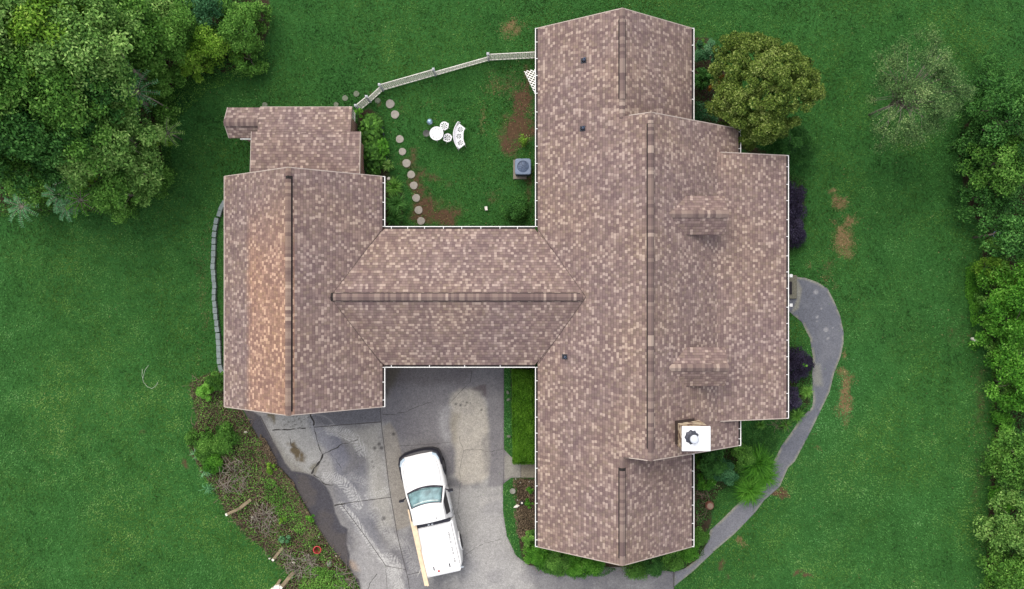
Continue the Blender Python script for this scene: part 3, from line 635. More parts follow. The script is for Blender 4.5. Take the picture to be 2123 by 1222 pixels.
# ridge caps and raised ridge vents
rc = random.Random(3)
def ridge(p0, p1, sl, parent, v0=None, v1=None, mat='cap', w=.118, step=.145, side=(1, 1)):
    """overlapping cap shingles from p0 to p1; between distances v0 and v1 they sit on a raised vent"""
    p0, p1 = Vector(p0), Vector(p1); d = (p1 - p0); L = d.length; d.normalize(); s = Vector((-d.y, d.x, 0)).normalized()
    def prof(t, lift, ww, th, tilt):
        c = p0 + d * t
        k = ww; e_ = sl * k * .92
        return [c + s * k + Vector((0, 0, lift - e_ + tilt)), c + s * k * .35 + Vector((0, 0, lift - e_ * .28 + tilt)), c + Vector((0, 0, lift + tilt + .004)), c - s * k * .35 + Vector((0, 0, lift - e_ * .28 + tilt)), c - s * k + Vector((0, 0, lift - e_ + tilt)),
                c - s * k + Vector((0, 0, lift - e_ + tilt - th)), c + Vector((0, 0, lift + tilt - th)), c + s * k + Vector((0, 0, lift - e_ + tilt - th))]
    m = MB(); t = 0.0
    while t < L - .02:
        t2 = min(t + step * rc.uniform(.92, 1.08), L); inv = v0 is not None and v0 <= t <= v1
        lift = .075 if inv else .022; r = rc.random()
        m.loft([prof(t, lift, w * (1 if inv else .95), .014, .012), prof(t2 + .03, lift, w * (1 if inv else .95), .014, 0)], r=r); t = t2
    cap = m.build('ridge_cap', M[mat], parent)
    if v0 is not None:
        m = MB(); a = w + .034 * side[0]; b_ = w + .034 * side[1]
        def pv(t):
            c = p0 + d * t
            return [c + s * a + Vector((0, 0, .012 - sl * a)), c + s * a * .8 + Vector((0, 0, .05 - sl * a * .8)), c + Vector((0, 0, .055)), c - s * b_ * .8 + Vector((0, 0, .05 - sl * b_ * .8)), c - s * b_ + Vector((0, 0, .012 - sl * b_)), c + Vector((0, 0, -.05))]
        m.loft([pv(v0), pv(v1)]); m.build('ridge_vent', M['vent_dark'], parent)
def rl(px0, px1): return None
ridge((4.51, YN - .02, ZR), (4.51, CN - .05, ZR), PT, main_roof, .42, 3.65); ridge((5.54, CN - .02, ZC), (5.54, CS + .02, ZC), PT, main_roof, .42, 13.42)
ridge((4.51, CS + .0, ZR), (4.51, YS + .02, ZR), PT, main_roof, .45, 4.15)
ridge((GR, GN_ - .02, GZ), (GR, GS + .02, GZ), PT, garage_roof, .32, 9.95, 'cap_warm', side=(1.3, .3))
ridge((-7.75, CY, CZ + .01), (2.95, CY, CZ + .01), csl, link_roof, .12, 10.62, w=.15, step=.115)
M['valley'] = plain('dark valley seam', (.10, .075, .07), .9)
for (xa, ya, xb) in ((-5.72, 2.84, -7.66), (-5.72, -3.05, -7.66), (1.16, 2.84, 3.11), (1.16, -3.05, 3.11)):
    m = MB(); m.tube([Vector((xa, ya, 2.93)).lerp(Vector((xb, CY, CZ + .005)), k / 8) for k in range(9)], .011, 5); m.build('valley_seam', M['valley'], link_roof)
ridge((g0[0] - .05, gy, 2.60), (b0[0] - .04, gy, 2.60), .4, lean_roof, w=.17, step=.12)

# white gutters with hangers and a dark, littered trough
def gutter(x0, y0, x1, y1, nx_, ny_, z, parent, hang=.78, ends=(1, 1)):
    """from (x0,y0) to (x1,y1), n = outward"""
    m = MB(); t = MB(); n = Vector((nx_, ny_, 0)); a, b = Vector((x0, y0, 0)), Vector((x1, y1, 0)); w = .115
    def strip(M_, u0, u1, z0, z1, aa=None, bb=None):
        aa = a if aa is None else aa; bb = b if bb is None else bb
        M_.loft([[aa + n * u0 + Vector((0, 0, z0)), aa + n * u1 + Vector((0, 0, z0)), aa + n * u1 + Vector((0, 0, z1)), aa + n * u0 + Vector((0, 0, z1))], [bb + n * u0 + Vector((0, 0, z0)), bb + n * u1 + Vector((0, 0, z0)), bb + n * u1 + Vector((0, 0, z1)), bb + n * u0 + Vector((0, 0, z1))]])
    strip(m, w - .034, w, z - .02, z); strip(m, w - .012, w - .003, z - .12, z - .02); strip(m, 0.004, w - .02, z - .13, z - .115)
    d = (b - a); L = d.length; d.normalize(); k = .3
    while k < L - .1:
        p = a + d * k; strip(m, -.02, w - .03, z - .012, z + .006, p - d * .014, p + d * .014); k += hang * rc.uniform(.9, 1.1)
    if ends[0]: strip(m, 0, w, z - .12, z, a - d * .01, a + d * .012)
    if ends[1]: strip(m, 0, w, z - .12, z, b - d * .012, b + d * .01)
    g = m.build('gutter', M['white'], parent); strip(t, .006, w - .015, z - .112, z - .075); t.build('gutter_litter', M['gut_in'], g)
gz_ = EZ - .01
gutter(1.13, 2.99, 1.13, YN, -1, 0, gz_, main_roof); gutter(1.13, YS, 1.13, -3.2, -1, 0, gz_, main_roof)
gutter(-5.6, cyn, 1.02, cyn, 0, 1, gz_, link_roof, ends=(0, 0)); gutter(-5.6, cys, 1.02, cys, 0, -1, gz_, link_roof, 1.6, ends=(0, 0))
gutter(-5.69, 2.99, -5.69, GN_, 1, 0, gz_, garage_roof); gutter(-5.69, GS, -5.69, -3.2, 1, 0, gz_, garage_roof)
gutter(7.896, CN - .1, 7.896, YN, 1, 0, gz_, main_roof, 1.2); gutter(7.896, YS, 7.896, CS, 1, 0, gz_, main_roof)
gutter(9.95, 6.11, 9.95, CN, 1, 0, gz_, main_roof); gutter(9.95, CS, 9.95, -5.44, 1, 0, gz_, main_roof, .45)
gutter(12.05, -5.44, 12.05, 6.11, 1, 0, gz_, porch_roof)

# plumbing vent pipes
def onplane(px, py, f):
    z = 3.5
    for _ in range(30): v = at(px, py, z); z = f(v.x, v.y)
    return at(px, py, z)
for (px, py, f) in ((1210, 126, west), (1208, 267, west), (1171, 740, west)):
    p = onplane(px, py, f); m = MB(); T = Matrix.Translation(p) @ Matrix.Rotation(-math.atan(PT), 4, 'Y')
    m.box(-.13, .13, -.11, .11, .004, .016, M=T); m.loft([[T @ Vector((.09 * math.cos(a), .09 * math.sin(a), .016)) for a in [k * math.pi / 6 for k in range(12)]], [p + Vector((.05 * math.cos(a), .05 * math.sin(a), .10)) for a in [k * math.pi / 6 for k in range(12)]]], smooth=True)
    pb = m.build('pipe_boot', M['pipe'], main_roof); m = MB(); m.lathe([(.042, -.02), (.042, .32), (.030, .32), (.030, .1)], 14, p.x, p.y); 
    m.v = [(a, b, c + p.z) for a, b, c in m.v]; m.build('pipe', M['slate_d'], pb)

# walls
def wallblock(x0, x1, y0, y1, z1, gable=None, zr=0):
    m = MB()
    if gable is None: m.box(x0, x1, y0, y1, 0, z1)
    elif gable == 'y':
        xm = (x0 + x1) / 2; P = [(x0, 0), (x1, 0), (x1, z1), (xm, zr), (x0, z1)]; m.loft([[Vector((x, y0, z)) for x, z in P], [Vector((x, y1, z)) for x, z in P]])
    return m
wm = wallblock(1.5, 7.5, YS + .35, YN - .35, 2.95, 'y', 4.95); main_wall = wm.build('main_wall', M['brick'], house)
P5 = [(1.9, 0), (9.55, 0), (9.55, 2.95), (5.54, 5.68), (1.9, 3.2)]
m = MB(); m.loft([[Vector((x, CS + .3, z)) for x, z in P5], [Vector((x, CN - .3, z)) for x, z in P5]]); m.build('centre_wall', M['brick'], house)
m = wallblock(GXW + .4, GXE - .4, GS + .3, GN_ - .3, 2.95, 'y', 5.0); gwall = m.build('garage_wall', M['brick'], house)
m = MB(); m.box(-6.2, 1.6, cys + .4, cyn - .4, 0, 2.85); lw = m.build('breezeway_wall', M['brick'], house)
m = MB(); m.box(a0[0] + .25, a1[0] - .25, 4.8, an - .2, 0, 2.6); m.box(a0[0] + .45, b1[0] - .25, an - .25, bn - .25, 0, 2.2); m.box(g0[0] + .3, a0[0] + .44, gs_ + .2, g0[1] - .25, 0, 2.08); m.build('lean_to_wall', M['brick'], house)
def gdoor(x0, x1, y, ny_, par):
    m = MB()
    for k in range(4): m.box(x0, x1, min(y, y + .05 * ny_), max(y, y + .05 * ny_), .03 + k * .54, .55 + k * .54, bev=.01)
    m.build('garage_door', M['door'], par)
gdoor(-11.6, -9.4, GS + .3, -1, gwall); gdoor(-8.8, -6.6, GS + .3, -1, gwall); gdoor(-4.9, -2.2, cys + .4, -1, lw); gdoor(-1.7, 1.0, cys + .4, -1, lw)
def window(par, c, axis, w=.9, h=1.1, z=1.0, side=1):
    m = MB(); g = MB()
    if axis == 'x':   # wall faces +-x at x=c[0]
        x, y = c; a, b = sorted((x, x + .05 * side)); 
        for (u0, u1, w0, w1) in ((-w / 2 - .07, -w / 2, 0, h), (w / 2, w / 2 + .07, 0, h), (-w / 2 - .07, w / 2 + .07, -.08, 0), (-w / 2 - .07, w / 2 + .07, h, h + .08), (-.02, .02, 0, h), (-w / 2, -.02, h / 2 - .02, h / 2 + .02), (.02, w / 2, h / 2 - .02, h / 2 + .02)): m.box(a, b, y + u0, y + u1, z + w0, z + w1)
        g.box(*sorted((x, x + .02 * side)), y - w / 2, y + w / 2, z, z + h)
    else:
        x, y = c; a, b = sorted((y, y + .05 * side))
        for (u0, u1, w0, w1) in ((-w / 2 - .07, -w / 2, 0, h), (w / 2, w / 2 + .07, 0, h), (-w / 2 - .07, w / 2 + .07, -.08, 0), (-w / 2 - .07, w / 2 + .07, h, h + .08), (-.02, .02, 0, h), (-w / 2, -.02, h / 2 - .02, h / 2 + .02), (.02, w / 2, h / 2 - .02, h / 2 + .02)): m.box(x + u0, x + u1, a, b, z + w0, z + w1)
        g.box(x - w / 2, x + w / 2, *sorted((y, y + .02 * side)), z, z + h)
    f = m.build('window', M['white'], par); g.build('pane', M['glass'], f)
for y in (-9, -7, 4.2, 6.5, 9.5): window(main_wall, (1.5, y), 'x', side=-1)
for y in (-9.2, 9): window(main_wall, (7.5, y), 'x', side=1)
for y in (-4, -1.8, 2.6, 4.8): window(main_wall, (9.55, y), 'x', side=1, h=1.4, z=.7)
for x in (3.0, 6.0): window(main_wall, (x, YS + .35), 'y', side=-1); window(main_wall, (x, YN - .35), 'y', side=1)
for y in (-3, 0, 3): window(gwall, (GXW + .4, y), 'x', side=-1)
window(lw, (-4, cyn - .4), 'y', side=1); window(lw, (-1, cyn - .4), 'y', side=1)
m = MB(); m.box(9.55, 12.0, -5.2, 5.85, 0.0, .28); porch = m.build('porch_floor', M['bed'], house)
for y in (-5.1, -2.6, .1, 1.3, 3.6, 5.7):
    m = MB(); m.box(11.7, 11.86, y - .08, y + .08, .28, 2.86, bev=.01); m.box(11.66, 11.9, y - .12, y + .12, .28, .42); m.build('porch_post', M['white'], house)
m = MB(); m.box(9.6, 9.66, .2, 1.2, .28, 2.3); m.build('front_door', M['dark'], house)

# dormers on the east slope
def dormer(yc):
    w, zr_, ze = .81, 5.30, 4.76; sl = (zr_ - ze) / w
    xr = 9.95 - (zr_ - EZ) / PT; xe = 9.95 - (ze - EZ) / PT; xf = 8.84
    dz = lambda x, y: zr_ - abs(y - yc) * sl
    rd = MB()
    for s_ in (1, -1): slope(rd, [(xr - .1, yc), (xe - .05, yc + s_ * w), (xf, yc + s_ * w), (xf - .03, yc)], ze, dz, 'x', .05, sl)
    d = rd.build('dormer', M['shingle'], main_roof, fix=False); ridge((xr - .02, yc, zr_), (xf - .03, yc, zr_), sl, d, w=.155, step=.12)
    m = MB(); P = [(-.66, 3.6), (.66, 3.6), (.66, ze - .02), (0, zr_ - .13), (-.66, ze - .02)]; m.loft([[Vector((xe - .3, yc + a, z)) for a, z in P], [Vector((8.6, yc + a, z)) for a, z in P]]); m.build('dormer_wall', M['white'], d)
dormer(3.285); dormer(-2.985)

# chimney
m = MB(); cx0, cx1, cy0, cy1 = 6.79, 7.86, -6.20, -5.27; m.box(cx0, cx1, cy0, cy1, 0, 5.90); chimney = m.build('chimney', M['chimney'], house)
m = MB(); m.box(cx0 - .02, cx1 + .05, cy0 - .04, cy1 + .02, 5.902, 5.98, bev=.012); ccap = m.build('chimney_cap', M['capwhite'], chimney)
fc = at(1435.5, 908, 6.1)
m = MB()
n = 18; rng_ = random.Random(2)
ring = lambda q, z, sp=0: [Vector((fc.x + (q + (sp if k % 2 else 0) * rng_.uniform(.5, 1)) * math.cos(2 * math.pi * k / n), fc.y + (q + (sp if k % 2 else 0)) * math.sin(2 * math.pi * k / n), z)) for k in range(n)]
m.loft([ring(.255, 5.983, .05), ring(.25, 5.992, .045), ring(.17, 6.06), ring(.15, 6.26)], smooth=False); m.build('flue_collar', M['flue_dark'], chimney)
m = MB(); fx, fy = fc.x + .03, fc.y - .02; m.lathe([(.165, 6.27), (.172, 6.30), (.165, 6.34), (.12, 6.365), (.05, 6.378)], 28, fx, fy); m.build('flue_cap', M['galv'], chimney)
m = MB(); 
zf = lambda x: EZ + (9.95 - x) * PT
m.loft([[Vector((x, cy1 + .10, zf(x) + .004)), Vector((x, cy1, zf(x) + .004)), Vector((x, cy1, zf(x) + .10)), Vector((x, cy1 + .10, zf(x) + .03))] for x in (cx0 - .12, (cx0 + cx1) / 2, cx1 - .25)])
xa = cx0 - .12; m.loft([[Vector((xa, y, zf(xa) + .004)), Vector((cx0, y, zf(cx0) + .0)), Vector((cx0, y, zf(cx0) + .10)), Vector((xa, y, zf(xa) + .03))] for y in (cy1 + .10, (cy0 + cy1) / 2, cy0 + .08)])
m.build('flashing', M['flash'], chimney)

# ------------------------------------------------------------ lattice, fence, trellis
def lattice(m, o, ex, ey, W, Hh, sp=.13, w=.028, th=.010):
    """diagonal slats clipped to a W x Hh rectangle at o, axes ex, ey"""
    o, ex, ey = Vector(o), Vector(ex).normalized(), Vector(ey).normalized(); nrm = ex.cross(ey).normalized()
    for sgn, lay in ((1, 0), (-1, 1)):
        c = -Hh if sgn == 1 else 0
        end = W if sgn == 1 else W + Hh
        while c < end:
            # line y = sgn*(x-c)
            pts = []
            if sgn == 1: x0, x1 = max(0, c), min(W, c + Hh); pts = [(x0, x0 - c), (x1, x1 - c)]
            else: x0, x1 = max(0, c - Hh), min(W, c); pts = [(x0, c - x0), (x1, c - x1)]
            if x1 - x0 > .02:
                a, b = [o + ex * u + ey * v for u, v in pts]; d = (b - a).normalized(); s = nrm.cross(d) * w / 2; k0 = nrm * (th * lay); k1 = nrm * (th * (lay + 1))
                m.loft([[a - s + k0, a + s + k0, a + s + k1, a - s + k1], [b - s + k0, b + s + k0, b + s + k1, b - s + k1]])
            c += sp * 1.414
FP = [g2(1112, 121), g2(1013, 126), g2(903, 157), g2(794, 188), g2(768, 212), g2(746, 230)]
fence = thing('lattice_fence', 'weathered white lattice fence curving from the garage lean-to across the lawn to the main house', 'fence', (*FP[2], 0))
T = Matrix.Translation((-FP[2][0], -FP[2][1], 0))
def lb(m, *a, **k): m.v = [tuple(T @ Vector(p)) for p in m.v]; return m.build(*a, **k)
fr = random.Random(8)
for i in range(len(FP) - 1):
    a, b = Vector((*FP[i], 0)), Vector((*FP[i + 1], 0)); n = max(1, round((b - a).length / 2.5))
    mid = [a.lerp(b, k / n) for k in range(n + 1)]
    m = MB()
    for p, q in zip(mid, mid[1:]):
        W = (q - p).length; lean = fr.uniform(-.05, .12); side = Vector((-(q - p).y, (q - p).x, 0)).normalized()
        if side.y > 0: side = -side
        up = (Vector((0, 0, 1)) + side * lean).normalized(); lattice(m, p + Vector((0, 0, .05)), q - p, up, W, .82)
        for z in (.04, .86):
            u = p + up * z; v = q + up * z; s = side * .016; m.loft([[u - s, u + s, u + s + up * .05, u - s + up * .05], [v - s, v + s, v + s + up * .05, v - s + up * .05]])
    lb(m, 'lattice_panel', M['lattice'], parent=fence)
for i in range(1, len(FP)):
    x, y = FP[i]; m = MB(); m.box(x - .045, x + .045, y - .045, y + .045, 0, .96, bev=.008); m.box(x - .055, x + .055, y - .055, y + .055, .96, 1.03); m.loft([[Vector((x + a * .06, y + b * .06, 1.03)) for a, b in ((-1, -1), (1, -1), (1, 1), (-1, 1))], [Vector((x + a * .01, y + b * .01, 1.08)) for a, b in ((-1, -1), (1, -1), (1, 1), (-1, 1))]])
    lb(m, 'post', M['post'], parent=fence)
# garden gate beside the lean-to
gA, gB = Vector((*g2(737, 233), 0)), Vector((*g2(737, 278), 0))
gate = thing('garden_gate', 'white slatted garden gate between the lean-to wall and the leafy bed', 'gate', tuple(gA))
m = MB(); d = (gB - gA); L_ = d.length; d.normalize()
for k in range(9):
    p = d * (k + .5) * L_ / 9; m.box(p.x - .012, p.x + .012, p.y - .035, p.y + .035, .08, 1.25)
m.build('slats', M['lattice'], gate); 
for z_ in (.25, 1.0): m = MB(); m.box(.012, .05, -L_, 0, z_, z_ + .08); m.build('rail', M['lattice'], gate)
# leaning trellis by the house wall
tA = at(1086, 147, .45); trel = thing('lattice_trellis', 'white lattice trellis sticking out from under the main roof near the fence end', 'trellis', (tA.x, tA.y, 0))
m = MB(); ex = Vector((1.0, .10, .05)); ey = Vector((.42, -1.0, .35)); ey = ey.normalized(); lattice(m, (0, 0, .45), ex, ey, .9, 1.7, sp=.13, w=.042)
m.build('lattice', M['white'], trel); p0 = Vector((0, 0, .45)); p1 = p0 + ex.normalized() * .9; p2 = p1 + ey * 1.7; p3 = p0 + ey * 1.7
for u, v in ((p1, p2), (p3, p2), (p0 + ey * .1 + ex * .05, Vector((.1, -.1, 0))), (p1, Vector((p1.x, p1.y, 0))), (p2, Vector((p2.x, p2.y, 0)))): m = MB(); m.tube([u, v], .018, 6); m.build('frame_bar', M['white'], trel)

# ------------------------------------------------------------ patio furniture
def perforated(name, inside, hole, bx, step, z, th, mat, parent):
    x = np.arange(bx[0], bx[1] + step, step); y = np.arange(bx[2], bx[3] + step, step); X, Y = np.meshgrid(x, y); nx = len(x); ny = len(y)
    cc = np.stack([X[:-1, :-1].ravel() + step / 2, Y[:-1, :-1].ravel() + step / 2], 1); k = inside(cc) & ~hole(cc); I = np.nonzero(k)[0]; r0 = I // (nx - 1) * nx + I % (nx - 1)
    Fc = np.stack([r0, r0 + 1, r0 + nx + 1, r0 + nx], 1); u, inv = np.unique(Fc.ravel(), return_inverse=True)
    V = np.column_stack([X.ravel()[u], Y.ravel()[u], np.full(len(u), z)])
    o = np_mesh(name, V, inv.reshape(Fc.shape), mat, parent=parent); s = o.modifiers.new('solid', 'SOLIDIFY'); s.thickness = th; s.offset = -1; return o
def petals(c, r, n=9, ph=0):
    def f(P):
        d = P - np.array(c); q = np.hypot(*d.T); a = np.arctan2(d[:, 1], d[:, 0]) + ph; t = np.abs(((a * n / (2 * math.pi)) % 1) - .5)
        return ((q > r * .42) & (q < r) & (t < .27)) | ((q > r * .14) & (q < r * .26))
    return f
def tab(cx, cy):
    t = thing('patio_table', 'round white cast metal garden table with a pierced top on the courtyard lawn', 'table', (cx, cy, 0))
    R_ = .315
    ins = lambda P: np.hypot(*P.T) < R_
    def ho(P):
        q = np.hypot(*P.T); a = np.arctan2(P[:, 1], P[:, 0]); return (q < .27) & (q > .05) & (np.sin(a * 11 + q * 40) * np.sin(q * 70) > .55)
    perforated('table_top', ins, ho, (-.32, .32, -.32, .32), .012, .68, .014, M['castwhite'], t)
    m = MB(); m.tube([(R_ * math.cos(k * math.pi / 16), R_ * math.sin(k * math.pi / 16), .68) for k in range(33)], .014, 6, caps=False); m.build('rim', M['castwhite'], t)
    for k in range(3):
        a = k * 2.094 + .4; m = MB(); m.tube([(.05 * math.cos(a), .05 * math.sin(a), .66), (.09 * math.cos(a), .09 * math.sin(a), .4), (.2 * math.cos(a), .2 * math.sin(a), .12), (.27 * math.cos(a), .27 * math.sin(a), 0)], [.016, .014, .014, .018], 6); m.build('leg', M['castwhite'], t)
def chair(cx, cy, back, label):
    t = thing('patio_chair', label, 'chair', (cx, cy, 0), back, 'white cast metal chairs by the garden table')
    perforated('seat', lambda P: np.hypot(*P.T) < .195, petals((0, 0), .15, 8), (-.2, .2, -.2, .2), .012, .44, .014, M['castwhite'], t)
    m = MB(); m.tube([(.195 * math.cos(k * math.pi / 12), .195 * math.sin(k * math.pi / 12), .44) for k in range(25)], .013, 6, caps=False); m.build('seat_rim', M['castwhite'], t)
    m = MB(); pts = [(.22 * math.cos(a), .22 * math.sin(a), .60 + .14 * math.cos(a)) for a in np.linspace(-1.35, 1.35, 13)]; m.tube(pts, .016, 6)
    for i in (0, 3, 6, 9, 12): m.tube([(pts[i][0] * .86, pts[i][1] * .86, .44), pts[i]], .009, 5)
    m.build('backrest', M['castwhite'], t)
    for a in (.8, 2.35, 3.93, 5.5): m = MB(); m.tube([(.14 * math.cos(a), .14 * math.sin(a), .43), (.17 * math.cos(a), .17 * math.sin(a), .2), (.24 * math.cos(a), .24 * math.sin(a), 0)], [.012, .011, .012], 6); m.build('leg', M['castwhite'], t)
p = at(905, 277, .68); tab(p.x, p.y)
p = at(921, 261.5, .44); chair(p.x, p.y, R(-55), 'white cast metal chair on the far side of the round table, top right of it')
p = at(928, 286, .44); chair(p.x, p.y, R(-70), 'white cast metal chair squeezed between the round table and the curved bench')
# curved bench: crescent with the hollow side to the east
bc = at(985, 283, .42); bo = at(949, 283, 0); bench = thing('curved_bench', 'curved white cast metal bench with three pierced rosettes in its seat', 'bench', (bo.x, bo.y, 0))
cc = np.array([bc.x - bo.x, bc.y - bo.y]); k_ = H / F
def cres(P):
    d = P - cc; q = np.hypot(*d.T); a = np.arctan2(d[:, 1], -d[:, 0]); w = .22 - .06 * (np.abs(a) / .75) ** 2; return (np.abs(q - .78) < w) & (np.abs(a) < .68)
cp = [cc + .76 * np.array([-math.cos(a), math.sin(a)]) for a in (.42, 0, -.42)]
pf = [petals(c, .125, 8, .3 * i) for i, c in enumerate(cp)]
perforated('seat', cres, lambda P: pf[0](P) | pf[1](P) | pf[2](P), (-.7, .9, -1, 1), .012, .43, .016, M['castwhite'], bench)
m = MB(); pts = [(cc[0] - 1.0 * math.cos(a), cc[1] + 1.0 * math.sin(a), .74 + .03 * math.cos(a * 7)) for a in np.linspace(-.62, .66, 25)]; pts += [(cc[0] - .9 * math.cos(.72), cc[1] + .9 * math.sin(.72), .66)]; m.tube(pts, .02, 6)
lo = [(cc[0] - .985 * math.cos(a), cc[1] + .985 * math.sin(a), .44) for a in np.linspace(-.62, .66, 25)]
for i in range(25): m.tube([lo[i], (pts[i][0] * .5 + lo[i][0] * .5 + .01 * (i % 2), pts[i][1] * .5 + lo[i][1] * .5, .6), pts[(i + 1) % 25 if i < 24 else 24]], .009, 5)
m.build('backrest', M['castwhite'], bench)
m = MB(); q1 = [(cc[0] - r_ * math.cos(a), cc[1] + r_ * math.sin(a), .43) for r_, a in [(1.0, t_) for t_ in np.linspace(-.66, .66, 20)] + [(.60, t_) for t_ in np.linspace(.66, -.66, 20)] + [(1.0, -.66)]]; m.tube(q1, .013, 6); m.build('seat_rim', M['castwhite'], bench)
for a, r_ in ((.6, .92), (.6, .62), (-.6, .92), (-.6, .62)):
    x, y = cc[0] - r_ * math.cos(a), cc[1] + r_ * math.sin(a); ox, oy = .06 * (1 if r_ < .8 else -1), .09 * (1 if a > 0 else -1); m = MB(); m.tube([(x, y, .42), (x + ox * .3, y + oy * .3, .2), (x + ox, y + oy, 0)], .016, 6); m.build('leg', M['castwhite'], bench)
# gazing ball, dark stool, furniture bits
p = at(891, 253, .75); gb = thing('gazing_ball', 'pale blue mirrored gazing ball on a dark metal stand beside the round table', 'garden ornament', (p.x, p.y, 0))
m = MB(); m.lathe([(.001, .62), (.07, .635), (.125, .70), (.145, .77), (.125, .84), (.07, .90), (.001, .915)], 24); m.build('ball', M['steel_blue'], gb)
m = MB(); m.tube([(.12 * math.cos(k * math.pi / 10), .12 * math.sin(k * math.pi / 10), .66) for k in range(21)], .012, 5, caps=False)
for k in range(4): a = k * 1.571 + .5; m.tube([(.12 * math.cos(a), .12 * math.sin(a), .66), (.05 * math.cos(a), .05 * math.sin(a), .35), (.16 * math.cos(a), .16 * math.sin(a), 0)], .01, 5)
m.build('stand', M['dark'], gb)
p = at(884, 277, .35); bb = thing('bird_bath', 'low dark round metal dish on legs just left of the white table', 'bird bath', (p.x, p.y, 0))
m = MB(); m.lathe([(.01, .30), (.10, .31), (.16, .36), (.165, .375), (.15, .365), (.09, .33), (.005, .325)], 22); m.build('dish', M['slate_d'] if 0 else plain('tarnished dish', (.07, .075, .07), .6, var=.3), bb)
for k in range(3): a = k * 2.094; m = MB(); m.tube([(.10 * math.cos(a), .10 * math.sin(a), .31), (.17 * math.cos(a), .17 * math.sin(a), 0)], .01, 5); m.build('leg', M['dark'], bb)

# stepping stones
ST = [(809, 216, 9, 0), (819, 238, 8.5, 0), (829, 289, 8, 0), (834.5, 315, 7.5, 0), (843, 339, 8.5, 0), (852.5, 362.5, 8, 0), (858, 385, 8, 0), (863, 411, 8, 0), (868, 436, 8.2, 0), (873, 458.5, 8, 0), (715.5, 204, 6, 1), (739, 195, 6, 1), (697, 217, 5, 1), (783, 209, 6, 1), (549, 218, 5.5, 1)]
ordn = ['first', 'second', 'third', 'fourth', 'fifth', 'sixth', 'seventh', 'eighth', 'ninth', 'tenth']
sr = random.Random(4)
for i, (px, py, r, old) in enumerate(ST):
    m = MB(); n = 26; rr = r * k_ * 1.02; ph = sr.random() * 6
    rg = lambda q, z: [Vector((rr * q * (1 + .03 * math.sin(3 * a + ph) + .02 * math.sin(7 * a + ph)) * math.cos(a), rr * q * (1 + .03 * math.sin(3 * a + ph)) * math.sin(a), z)) for a in [2 * math.pi * k / n for k in range(n)]]
    m.loft([rg(.99, -.03), rg(1, .025), rg(.97, .038), rg(.6, .042)], smooth=False)
    o = m.build('stepping_stone', M['stone_old' if old else 'stone']); x, y = g2(px, py); o.location = (x, y, -.012 if old else 0)
    lab = ('round grey concrete stepping stone, %s in the courtyard row counting from the fence' % ordn[i]) if not old else ['half buried stepping stone in the grass between the lean-to corner and the next stone', 'faint stepping stone in the grass nearest the reddish soil patch outside the fence',
        'sunken stepping stone showing at the edge of the lean-to eave', 'mossy stepping stone tucked under the inner side of the lattice fence', 'grey stone peeking out behind the west half of the lean-to roof'][i - 10]
    tag(o, lab, 'stepping stone', 'round stepping stones')

# edging blocks west of the garage
KB = [(465, 424), (461, 432), (456.5, 444), (450.5, 459), (448, 473), (446, 487), (445.6, 501), (445, 514), (444.5, 527), (444, 540), (443.5, 553), (444.6, 566), (445, 579), (446.4, 592), (446, 605), (445.6, 618), (447, 631), (448, 644), (449.5, 657), (451, 670), (452.5, 683), (454, 697), (454.8, 710), (455.4, 723), (456, 736), (456.6, 749), (459, 762), (463.5, 772)]
w1 = ['', 'one', 'two', 'three', 'four', 'five', 'six', 'seven', 'eight', 'nine', 'ten', 'eleven', 'twelve', 'thirteen', 'fourteen']
for i, (px, py) in enumerate(KB):
    a, b = KB[max(i - 1, 0)], KB[min(i + 1, len(KB) - 1)]; ang = math.atan2(-(b[1] - a[1]), b[0] - a[0]); m = MB()
    j = lambda: sr.uniform(-.008, .008); L2 = .142 + j(); W2 = .098 + j()
    m.loft([[Vector((u * L2 * q, v * W2 * q2, z)) for u, v in ((-1, -.86), (-.8, -1), (.8, -1), (1, -.86), (1, .86), (.8, 1), (-.8, 1), (-1, .86))] for q, q2, z in ((1, 1, -.02), (1, 1, .15), (.95, .92, .17))])
    o = m.build('edging_block', M['block']); x, y = g2(px, py); o.location = (x, y, sr.uniform(-.006, .006)); o.rotation_euler = (sr.uniform(-.03, .03), sr.uniform(-.03, .03), ang + sr.uniform(-.08, .08))
    if i == 0: lab = 'topmost grey edging block, half under the garage eave'
    elif i == len(KB) - 1: lab = 'bottom grey edging block, half under the garage eave by the weeds'
    elif i < 14: lab = 'grey concrete edging block, %s below the topmost of the curved row' % w1[i]
    else: lab = 'grey concrete edging block, %s above the bottom one of the curved row' % w1[len(KB) - 1 - i]
    tag(o, lab, 'edging block', 'edging blocks in a curved row')

# air conditioner
p = g2(1084, 351); ac = thing('air_conditioner', 'blue grey outdoor air conditioning unit against the courtyard side of the main house', 'air conditioner', (*p, 0))
def rsq(h, c, z, n=48):
    o = []
    for k in range(n):
        a = 2 * math.pi * k / n; u, v = abs(math.cos(a)), abs(math.sin(a)); q = h / (u ** 9 + v ** 9) ** (1 / 9); o.append(Vector((q * math.cos(a), q * math.sin(a), z)))
    return o
m = MB(); m.loft([rsq(.36, .06, .06), rsq(.36, .06, .66)], caps=False)
body = m.build('casing', plain('ac louvres', lin((58, 66, 86)), .6, var=.3), ac)
m = MB(); 
N4 = 20; o_ = rsq(.375, .09, .66); o2 = rsq(.372, .09, .72); circ = lambda r, z: [Vector((r * math.cos(math.atan2(v.y, v.x)), r * math.sin(math.atan2(v.y, v.x)), z)) for v in o_]
m.loft([o_, o2, rsq(.345, .08, .74), circ(.275, .742), circ(.268, .69)], caps=False); m.build('top_panel', M['slate'], ac)
m = MB(); m.lathe([(.268, .70), (.22, .715), (.12, .735), (.04, .745), (.001, .746)], 28, caps=False)
